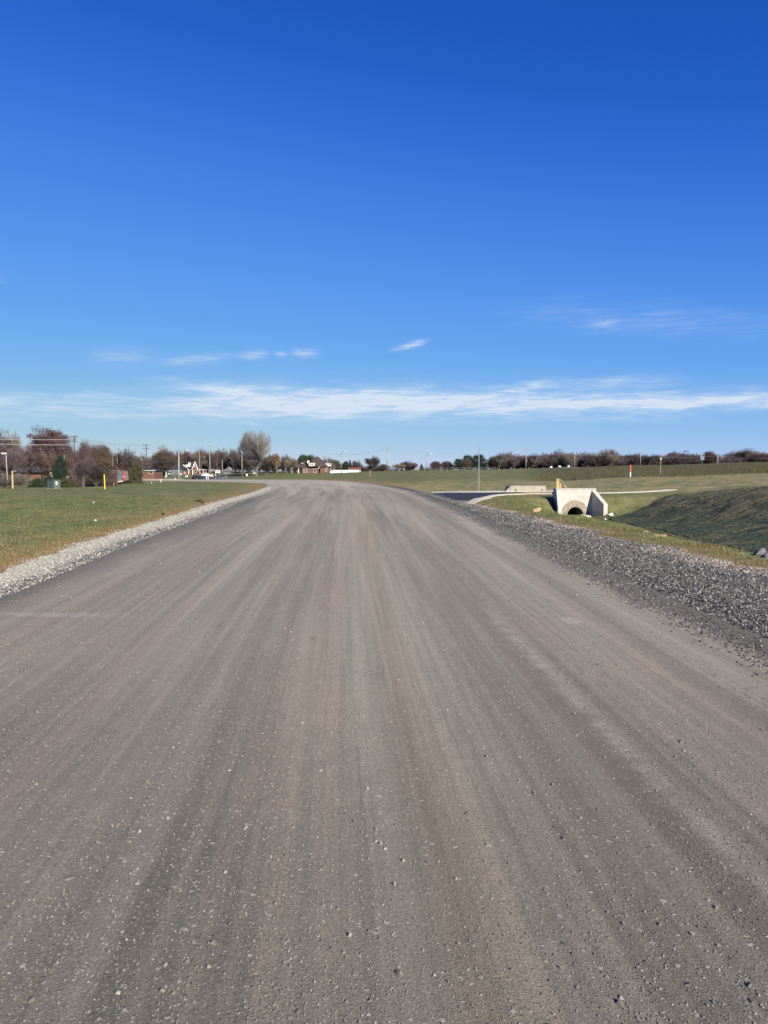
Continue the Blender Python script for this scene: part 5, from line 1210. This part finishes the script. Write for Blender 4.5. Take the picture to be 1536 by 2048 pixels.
def leaf_cloud(seed, n_cl=60, per=120, leaf=0.014, zlo=.3, shape='round', clump=.11, xyflat=1.0):
    r = np.random.default_rng(seed); pts = []
    for i in range(n_cl):
        if shape == 'round':
            v = r.normal(size=3); v /= np.linalg.norm(v); rad_ = r.uniform(.55, 1.0) if r.random() < .8 else r.uniform(.1, .6)
            c = np.array([v[0] * .42, v[1] * .42, (zlo + 1) / 2 + v[2] * (1 - zlo) / 2 * .9]) * [1, 1, 1]
            c[:2] *= rad_; c[2] = (zlo + 1) / 2 + (c[2] - (zlo + 1) / 2) * rad_; cr = clump * r.uniform(.6, 1.3)
        elif shape == 'cone':
            z = zlo + (1 - zlo) * (1 - math.sqrt(r.random())) * .97; a = r.uniform(0, 6.28); rr_ = .45 * (1 - (z - zlo) / (1 - zlo)) * r.uniform(.6, 1.05)
            c = np.array([math.cos(a) * rr_, math.sin(a) * rr_, z]); cr = clump * (.35 + .8 * (1 - z))
        else:
            z = r.uniform(zlo, .97); a = r.uniform(0, 6.28); rr_ = .42 * math.sqrt(max(0, 1 - ((z - zlo) / (1 - zlo)) ** 3)) * r.uniform(.5, 1.05)
            c = np.array([math.cos(a) * rr_, math.sin(a) * rr_, z]); cr = clump * r.uniform(.6, 1.2)
        q_ = r.normal(size=(per, 3)) * .5; nrm = np.linalg.norm(q_, axis=1); q_[nrm > 1] /= nrm[nrm > 1][:, None]
        pts.append(c + q_ * cr * np.array([1.15, 1.15, .75]))
    P_ = np.vstack(pts); n = len(P_); rot = rand_rot(n, r); s_ = leaf * r.uniform(.6, 1.4, n)
    base = np.array([[-1, -.7, 0], [1, -.7, 0], [1, .7, 0], [-1, .7, 0]])
    V = P_[:, None] + np.einsum('nij,kj->nki', rot, base) * s_[:, None, None]
    V[..., 2] = np.maximum(V[..., 2], 0.01)
    return V.reshape(-1, 3), np.arange(4 * n).reshape(n, 4)
def bark(name, c, var=.25): return mat(name, base=c, rough=.95, var=var, scale=1.0, spec=.1)
def leafm(name, a, b, c):
    def bb(nt, bs):
        g = nt.new('ShaderNodeNewGeometry'); ri = g.outputs['Random Per Island']
        col = nt.mix(nt.ramp(ri, 0, 1), c4(a), c4(b)); col = nt.mix(nt.ramp(nt.noise(nt.obj(), 7.0, 4, .6), .45, .65), col, c4(c))
        nt.put(bs.inputs['Base Color'], nt.vmul(col, (.85, .85, .85)))
    return mat(name, bb, rough=.8, spec=.12)
B_grey = bark('bark_grey', (0.155, 0.135, 0.125)); B_silver = bark('bark_silver', (0.20, 0.185, 0.175)); B_pale = bark('bark_pale', (0.34, 0.31, 0.27)); B_purple = bark('bark_purple', (0.105, 0.080, 0.084)); B_rust = bark('bark_rusty', (0.125, 0.084, 0.076)); B_tan = bark('bark_tan', (0.19, 0.16, 0.135)); B_dark = bark('bark_dark', (0.085, 0.07, 0.068))
L_rust = leafm('leaf_maroon', (0.075, 0.042, 0.045), (0.12, 0.063, 0.060), (0.090, 0.066, 0.060))
L_brown = leafm('leaf_brown', (0.085, 0.062, 0.042), (0.135, 0.092, 0.058), (0.10, 0.078, 0.060))
L_dull = leafm('leaf_dull', (0.085, 0.065, 0.055), (0.13, 0.095, 0.075), (0.10, 0.08, 0.075))
L_gold = leafm('leaf_gold', (0.17, 0.095, 0.032), (0.24, 0.14, 0.045), (0.13, 0.075, 0.035))
L_olive = leafm('leaf_olive', (0.065, 0.072, 0.032), (0.12, 0.115, 0.05), (0.09, 0.075, 0.045))
L_ever = leafm('needle_green', (0.018, 0.038, 0.024), (0.035, 0.062, 0.035), (0.022, 0.045, 0.030))
L_ever2 = leafm('leaf_evergreen', (0.032, 0.05, 0.026), (0.06, 0.082, 0.04), (0.04, 0.055, 0.03))
PR = {}
def add_proto(key, trunk, crown): PR[key] = (trunk, crown)
add_proto('vase', *bare_proto(3, trunk=.13, spread=.55, up=.45, n1=17, n2=7, n3=6, n4=5, thick=.021, twig=.0014, el0=48, limb=.38, env=(.56, .44, .5)))
add_proto('bare1', *bare_proto(11, trunk=.20, spread=.85, up=.38, n1=8, n2=6, n3=6, n4=7, thick=.020, twig=.0026, env=(.58, .42, .5)))
add_proto('bare2', *bare_proto(12, trunk=.28, spread=.75, up=.5, n1=8, n2=6, n3=5, n4=7, thick=.018, twig=.0026))
add_proto('bare3', *bare_proto(13, trunk=.16, spread=.95, up=.33, n1=9, n2=6, n3=6, n4=6, thick=.021, twig=.0026, env=(.55, .45, .5)))
add_proto('stems', *bare_proto(14, trunk=.25, spread=.8, up=.5, n1=5, n2=5, n3=4, n4=5, stems=6, thick=.024, twig=.0034))
add_proto('brush1', *bare_proto(15, trunk=.26, spread=.8, up=.55, n1=5, n2=5, n3=5, n4=4, stems=15, thick=.008, twig=.0026))
add_proto('brush2', *bare_proto(16, trunk=.24, spread=.95, up=.4, n1=5, n2=5, n3=5, n4=4, stems=13, thick=.009, twig=.0026))
lite = [bare_proto(30 + i, trunk=.22, spread=.8, up=.5, n1=8, n2=6, n3=7, lite=True, thick=.018, twig=.0042) for i in range(4)]
bt = bare_proto(21, trunk=.24, spread=1.0, up=.3, n1=8, n2=4, n3=3, lite=True, thick=.026, twig=.004)
def join(a, b):
    return (np.vstack([a[0], b[0]]), np.vstack([a[1], b[1] + len(a[0])]))
tr_full = join(bt[0], bt[1])
add_proto('oak1', tr_full, leaf_cloud(1, 130, 190, .0060, .20, clump=.105))
add_proto('oak2', tr_full, leaf_cloud(2, 110, 190, .0060, .24, clump=.10))
add_proto('round', tr_full, leaf_cloud(3, 95, 260, .0072, .10, clump=.15))
add_proto('cone', tr_full, leaf_cloud(4, 150, 120, .010, .04, 'cone', clump=.12))
add_proto('pine', tr_full, leaf_cloud(5, 75, 260, .0085, .26, 'dome', clump=.15))
add_proto('shrub', tr_full, leaf_cloud(6, 95, 240, .010, .0, 'dome', clump=.15))
MESH = {}
def tree(name, label, pl, pr, ytop, Y, proto, bm_, cm, cat='tree', group=None, yb=None, rz=None, dense=0, emb=0.15):
    px = (pl + pr) / 2; x = WX(px, Y); zg = gz(x, Y) if yb is None else WZ(yb, Y); W_ = (pr - pl) / F * Y; H = WZ(ytop, Y) - zg
    root = empty(name, (x, Y, zg - emb), 0, label, cat, group)
    a = (abs(hash((round(px * 7), proto))) % 628) / 100 if rz is None else rz
    a = (px * 0.37) % 6.28 if rz is None else rz
    for i, part in enumerate(('trunk', 'crown')):
        key = (proto, i, (bm_, cm)[i].name)
        if key not in MESH:
            V, Fq = PR[proto][i]; o = np_mesh(part, V, Fq, (bm_, cm)[i], parent=root); MESH[key] = o.data
        else: o = bpy.data.objects.new(part, MESH[key]); link(o, root)
        o.rotation_euler = (0, 0, a)
    root.scale = (W_, W_, H + emb)
    return root
# nearest brush at left
T = tree
T('oak_tree', 'large round maroon oak behind the bright cables', 48, 146, 850, 235, 'oak1', B_grey, L_rust, group='maroon oaks at far left')
T('oak_tree', 'maroon oak cut by the left picture edge', -52, 30, 855, 225, 'oak2', B_grey, L_rust, group='maroon oaks at far left')
T('oak_tree', 'thin-crowned brownish tree between the two maroon oaks', 8, 46, 853, 250, 'bare1', B_grey, B_tan, group='maroon oaks at far left')
T('oak_tree', 'second maroon oak filling in under the large round one', 82, 152, 872, 215, 'oak2', B_grey, L_rust, group='maroon oaks at far left', rz=2.0)
T('bare_tree', 'bare twiggy tree at the left picture edge behind the leaning pole', -30, 40, 895, 130, 'bare2', B_grey, B_purple)
T('bare_tree', 'purplish bare tree right of the leaning pole', 22, 70, 888, 140, 'bare1', B_pale, B_purple)
T('bare_tree', 'purplish bare tree in front of the large maroon oak', 58, 112, 893, 150, 'bare3', B_tan, B_rust, rz=1)
T('bare_tree', 'rosy bare tree between oak and evergreen', 85, 132, 898, 145, 'bare2', B_grey, B_rust)
T('evergreen_tree', 'dark narrow evergreen behind the green cabinet', 106, 136, 912, 108, 'shrub', B_dark, L_ever, yb=966)
T('shrub', 'low dark green bush left of the green cabinet', 54, 92, 957, 92, 'shrub', B_dark, L_ever2, 'bush', yb=979)
T('shrub', 'low dark green bush directly behind the green cabinet', 82, 112, 951, 95, 'shrub', B_dark, L_ever2, 'bush', yb=977, rz=1)
T('shrub', 'olive bush right of the green cabinet', 112, 152, 956, 93, 'shrub', B_dark, L_olive, 'bush', yb=979)
T('shrub', 'straw coloured dry brush around the wooden post', 18, 58, 944, 88, 'brush1', B_tan, B_tan, 'bush')
T('shrub', 'second straw coloured brush clump left of the wooden post', -12, 30, 955, 90, 'brush2', B_tan, B_grey, 'bush')
T('bare_tree', 'rusty twiggy tree at the foot of the dark crossarm pole', 122, 168, 890, 128, 'brush2', B_grey, B_rust)
T('bare_tree', 'upright rusty brush right of the evergreen', 118, 156, 908, 115, 'brush1', B_grey, B_rust)
T('bare_tree', 'spiky bare tree right of the dark crossarm pole', 152, 198, 874, 140, 'brush1', B_grey, B_purple, rz=2)
T('bare_tree', 'multi-stemmed bare shrub with pale stems before the rusty brush', 146, 188, 915, 94, 'stems', B_grey, B_purple)
T('bare_tree', 'dense purple brush behind the pale stems', 150, 205, 903, 104, 'brush2', B_grey, B_purple, rz=4)
T('leafy_tree', 'brown-leaved tree left of the short crossarm pole', 178, 228, 887, 130, 'round', B_grey, L_brown)
T('shrub', 'brownish thicket behind the yellow marker post', 182, 234, 920, 108, 'shrub', B_dark, L_brown, 'bush', rz=1)
T('shrub', 'dark purple bare shrub left of the yellow marker post', 172, 214, 925, 97, 'brush1', B_grey, B_dark, 'bush', rz=3)
T('bare_tree', 'purple-grey bare tree right of the leaning pole and above the loader', 228, 276, 889, 165, 'bare2', B_grey, B_purple)
T('bare_tree', 'second purple-grey bare tree above the loader', 246, 285, 898, 150, 'bare1', B_grey, B_dark, rz=2)
T('leafy_tree', 'dull brown tree behind the loader', 240, 292, 915, 160, 'round', B_grey, L_dull)
T('shrub', 'olive shrub directly right of the loader', 258, 288, 925, 128, 'shrub', B_dark, L_olive, 'bush')
T('bare_tree', 'thin bare tree between the shorter pole and dark crossarm pole', 268, 298, 902, 280, 'bare3', B_grey, B_grey)
T('bare_tree', 'rounded grey bare treetop rising over the dark wood', 310, 348, 886, 400, 'bare1', B_grey, B_tan, yb=950)
T('leafy_tree', 'dark rounded tree mass left of the lamp pole', 302, 362, 901, 385, 'round', B_dark, L_dull, yb=950)
T('bare_tree', 'bare tree rising above the gabled house', 386, 420, 891, 400, 'bare2', B_grey, B_tan, yb=947)
T('bare_tree', 'reddish bare treetop above the lamp arm', 352, 385, 896, 410, 'bare3', B_grey, B_rust, yb=948)
T('bare_tree', 'bare grey tree right of the tall pale pole', 428, 458, 893, 410, 'bare1', B_grey, B_grey, yb=946)
T('bare_tree', 'tall bare tree left of the grey pole by the big tree', 448, 484, 892, 400, 'bare2', B_grey, B_grey, yb=946)
T('big_bare_tree', 'largest bare tree with a round fan of pale branches', 475, 551, 856, 300, 'vase', B_silver, B_silver)
T('bare_tree', 'brown low tree under the right side of the big bare tree', 508, 556, 905, 320, 'bare3', B_tan, B_dark)
T('bare_tree', 'brown low tree under the left side of the big bare tree', 470, 512, 905, 330, 'bare1', B_tan, B_dark)
T('leafy_tree', 'tree with golden brown leaves right of the big bare tree', 545, 563, 905, 318, 'oak2', B_pale, L_gold, yb=946)
T('leafy_tree', 'dull brown leafy tree left of the golden one', 532, 556, 906, 322, 'oak1', B_pale, L_brown, yb=947)
T('bare_tree', 'slender pale bare tree left of the many-stemmed tree', 560, 586, 904, 350, 'bare2', B_pale, B_grey, yb=947)
T('bare_tree', 'pale many-stemmed bare tree left of the brick house', 566, 600, 910, 322, 'stems', B_pale, B_tan, yb=948)
T('bare_tree', 'bare treetop over the chimney of the brick house', 586, 622, 912, 380, 'bare3', B_grey, B_dark, yb=945)
T('evergreen_tree', 'dark evergreen behind the left roof of the brick house', 594, 618, 910, 370, 'pine', B_dark, L_ever2, yb=945)
T('evergreen_tree', 'dark evergreen rising behind the brick house ridge', 604, 640, 909, 375, 'round', B_dark, L_ever2, yb=945)
T('bare_tree', 'small bare tree behind the right end of the brick house', 640, 668, 911, 380, 'bare1', B_grey, B_tan, yb=945)
T('leafy_tree', 'rounded olive tree mass behind the narrow dormer', 652, 684, 919, 380, 'round', B_dark, L_olive, yb=945)
T('evergreen_tree', 'dark spruce right of the curved street lamp', 694, 706, 918, 400, 'cone', B_dark, L_ever, yb=944)
T('evergreen_tree', 'broad dark evergreen directly right of the curved street lamp', 684, 700, 923, 395, 'pine', B_dark, L_ever, yb=944)
T('bare_tree', 'small bare tree behind the white garage', 702, 726, 918, 400, 'bare1', B_grey, B_purple, yb=944)
T('bare_tree', 'domed bare tree left of the crest pole', 724, 762, 909, 385, 'bare3', B_grey, B_purple, yb=944)
T('shrub', 'low brown brush at the foot of the crest pole', 752, 780, 928, 380, 'round', B_dark, L_dull, 'bush', yb=944)
T('bare_tree', 'pale bare tree right of the crest pole', 784, 812, 924, 390, 'stems', B_pale, B_tan, yb=943)
T('bare_tree', 'bare tree with a reddish skirt left of the small spruce', 798, 838, 920, 395, 'bare1', B_grey, B_rust, yb=943)
T('evergreen_tree', 'small spruce right of the reddish bare tree', 837, 849, 927, 385, 'cone', B_dark, L_ever2, yb=943)
T('leafy_tree', 'rust brown round tree left of the dark pines', 858, 884, 922, 380, 'round', B_dark, L_rust, yb=943)
T('leafy_tree', 'second rust brown round tree next to the dark pines', 878, 908, 922, 385, 'round', B_dark, L_rust, yb=943, rz=2)
T('pine_tree', 'smaller dark pine at the left of the pine group', 906, 928, 918, 380, 'pine', B_dark, L_ever, yb=942)
T('pine_tree', 'dark pine in the middle of the pine group', 922, 948, 911, 385, 'pine', B_dark, L_ever, yb=942, rz=1)
T('pine_tree', 'broadest dark pine at the right of the pine group', 940, 974, 910, 380, 'pine', B_dark, L_ever, yb=942, rz=3)
T('leafy_tree', 'dull reddish tree in front of the dark pines', 924, 944, 916, 372, 'round', B_dark, L_dull, yb=942)
T('evergreen_tree', 'short bluish evergreen right of the pines', 966, 978, 926, 370, 'cone', B_dark, L_ever, yb=941)
rt = [(984, 1012, 904, 'bare1', B_tan, 'pale bare tree starting the right treeline'), (1002, 1030, 901, 'bare2', B_tan, 'bare tree left of the reddish one in the right treeline'), (1020, 1048, 903, 'bare3', B_rust, 'reddish bare tree left of the crossarm pole'),
      (1052, 1080, 905, 'bare1', B_tan, 'grey bare tree right of the crossarm pole'), (1078, 1106, 902, 'bare2', B_purple, 'dark purple bare tree above the parapet'), (1108, 1136, 898, 'bare3', B_tan, 'pale tall bare treetop above the timber brace'),
      (1126, 1150, 899, 'bare1', B_tan, 'pale bare treetop left of the plain pole'), (1148, 1182, 901, 'bare2', B_rust, 'broad reddish bare tree right of the plain pole'), (1178, 1200, 903, 'bare3', B_grey, 'grey bare tree left of the tall pale fan-shaped one'),
      (1196, 1232, 897, 'vase', B_tan, 'tall pale fan-shaped bare tree in the right treeline'), (1234, 1258, 905, 'bare1', B_purple, 'low purple bare tree right of the fan-shaped one'), (1256, 1284, 903, 'bare2', B_grey, 'grey bare tree beside the grey crossarm pole'),
      (1288, 1318, 906, 'bare3', B_grey, 'grey bare tree right of the grey crossarm pole'), (1340, 1376, 901, 'bare1', B_purple, 'domed purple bare tree left of the blue sign'), (1372, 1400, 901, 'bare2', B_purple, 'dark bare tree directly left of the blue sign'),
      (1404, 1432, 903, 'round', L_rust, 'rust brown rounded tree right of the blue sign'), (1452, 1482, 899, 'bare3', B_grey, 'bare tree left of the tallest far right treetop'), (1480, 1514, 896, 'bare1', B_grey, 'tallest bare treetop at the far right'),
      (1500, 1540, 904, 'round', L_rust, 'rusty sloping tree crown at the right picture edge'), (1534, 1570, 902, 'bare2', B_purple, 'bare tree just past the right picture edge')]
for i, (a, b, yt, pr, cm, lb) in enumerate(rt):
    if cm is B_rust: cm = B_purple
    w_ = (b - a) * (0.22 + 0.12 * (i % 3)); a, b = a - w_, b + w_
    T('bare_tree' if pr != 'round' else 'leafy_tree', lb, a, b, yt - (0, 2, -3, 1)[i % 4], 372 + 22 * ((i * 2) % 3), pr, B_tan if cm is not L_rust else B_grey, cm, group='trees of the right treeline', yb=942 if a < 1250 else 936)

def wood(label, segs, Y0, Y1, dens, m, rows=3, wpx=26, hj=.12):
    """one mass of far trees: segs = [(px, ytop)] outline"""
    Vs, Fs = [], []; b = 0; pxs = [s_[0] for s_ in segs]; tops = [s_[1] for s_ in segs]
    N = int((pxs[-1] - pxs[0]) * dens)
    for i in range(N):
        px = rng.uniform(pxs[0], pxs[-1]); yt = np.interp(px, pxs, tops); Y = rng.uniform(Y0, Y1); x = WX(px, Y); zg = EYE - (946 - HZ) / F * Y if px < 900 else EYE - (940 - HZ) / F * Y
        zg -= .8; H = (EYE - (yt - HZ) / F * Y - zg) * rng.uniform(1 - hj, 1.0); W_ = wpx / F * Y * rng.uniform(.7, 1.3)
        tp = lite[rng.integers(4)]; V, Fq = join(tp[0], tp[1]); a = rng.uniform(0, 6.28); c, s_ = math.cos(a), math.sin(a)
        V2 = np.column_stack([(V[:, 0] * c - V[:, 1] * s_) * W_ + x, (V[:, 0] * s_ + V[:, 1] * c) * W_ + Y, V[:, 2] * H + zg])
        Vs.append(V2); Fs.append(Fq + b); b += len(V2)
    o = np_mesh('wood', np.vstack(Vs), np.vstack(Fs), m); return tag(o, label, 'wood', kind='stuff')
def under(label, px0, px1, Y, ytop_fn, m, n, ybase=948, dep=25, sc=1.0):
    px = rng.uniform(px0, px1, n); yy = Y + rng.uniform(0, dep, n); yt = ytop_fn(px); t = rng.random(n) ** 1.8
    py = ybase + (yt - ybase) * t; P_ = np.column_stack([(px - CX) / F * yy, yy, EYE - (py - HZ) / F * yy])
    rot = rand_rot(n, rng); s_ = rng.uniform(.10, .24, n) * sc; base = np.array([[-1, -.6, 0], [1, -.6, 0], [1, .6, 0], [-1, .6, 0]])
    V = P_[:, None] + np.einsum('nij,kj->nki', rot, base) * s_[:, None, None]
    o = np_mesh('undergrowth', V.reshape(-1, 3), np.arange(4 * n).reshape(n, 4), m); return tag(o, label, 'undergrowth', kind='stuff')
wood('dark leafless wood behind the left houses', [(-500, 895), (-60, 890), (150, 903), (200, 906), (300, 911), (330, 902), (360, 897), (420, 896), (480, 896)], 400, 440, .36, B_purple)
wood('leafless wood behind the big bare tree and brick house', [(470, 903), (520, 911), (560, 913), (640, 918), (700, 930), (760, 932)], 400, 440, .40, B_dark)
wood('leafless treeline along the right horizon', [(980, 909), (1030, 905), (1060, 908), (1100, 904), (1150, 902), (1200, 903), (1260, 907), (1340, 905), (1400, 904), (1440, 908), (1480, 901), (1510, 900), (1600, 906), (1950, 905)], 372, 425, .62, B_purple, wpx=30, hj=.3)
wood('low scrub on the horizon between crest pole and pines', [(690, 932), (770, 932), (860, 934), (910, 930), (980, 928)], 400, 430, .16, B_dark, wpx=18)
wood('purple brown leafless wood close behind the far left houses', [(-300, 885), (0, 890), (60, 884), (150, 893), (200, 900), (240, 905), (300, 915)], 255, 285, .30, B_purple, wpx=34)
under('dark thicket under the left wood', -500, 600, 425, lambda p: np.interp(p, [-500, -60, 200, 300, 480, 600], [915, 915, 914, 913, 908, 922]), L_dull, 48000, 955)
under('dark thicket close behind the far left houses', -300, 300, 270, lambda p: np.interp(p, [-300, 0, 150, 300], [905, 905, 908, 922]), L_dull, 20000, 958)
under('dark thicket under the right treeline', 980, 1950, 410, lambda p: np.interp(p, [980, 1100, 1300, 1500, 1950], [914, 910, 912, 908, 912]), L_dull, 48000, 944)
under('dark thicket behind the brick house and crest', 600, 985, 425, lambda p: np.interp(p, [600, 680, 760, 985], [922, 928, 934, 932]), L_dull, 8000, 948)
under('low dark tangle at the foot of the brush between cabinet and yellow post', 138, 236, 99, lambda p: 944 + 7 * np.sin(p * 0.21) + 5 * np.sin(p * 0.5), L_dull, 14000, 979, dep=8, sc=.32)
under('low dry tangle under the bare trees at the left picture edge', -60, 60, 112, lambda p: 950 + 4 * np.sin(p * 0.3), L_dull, 9000, 976, dep=12, sc=.32)
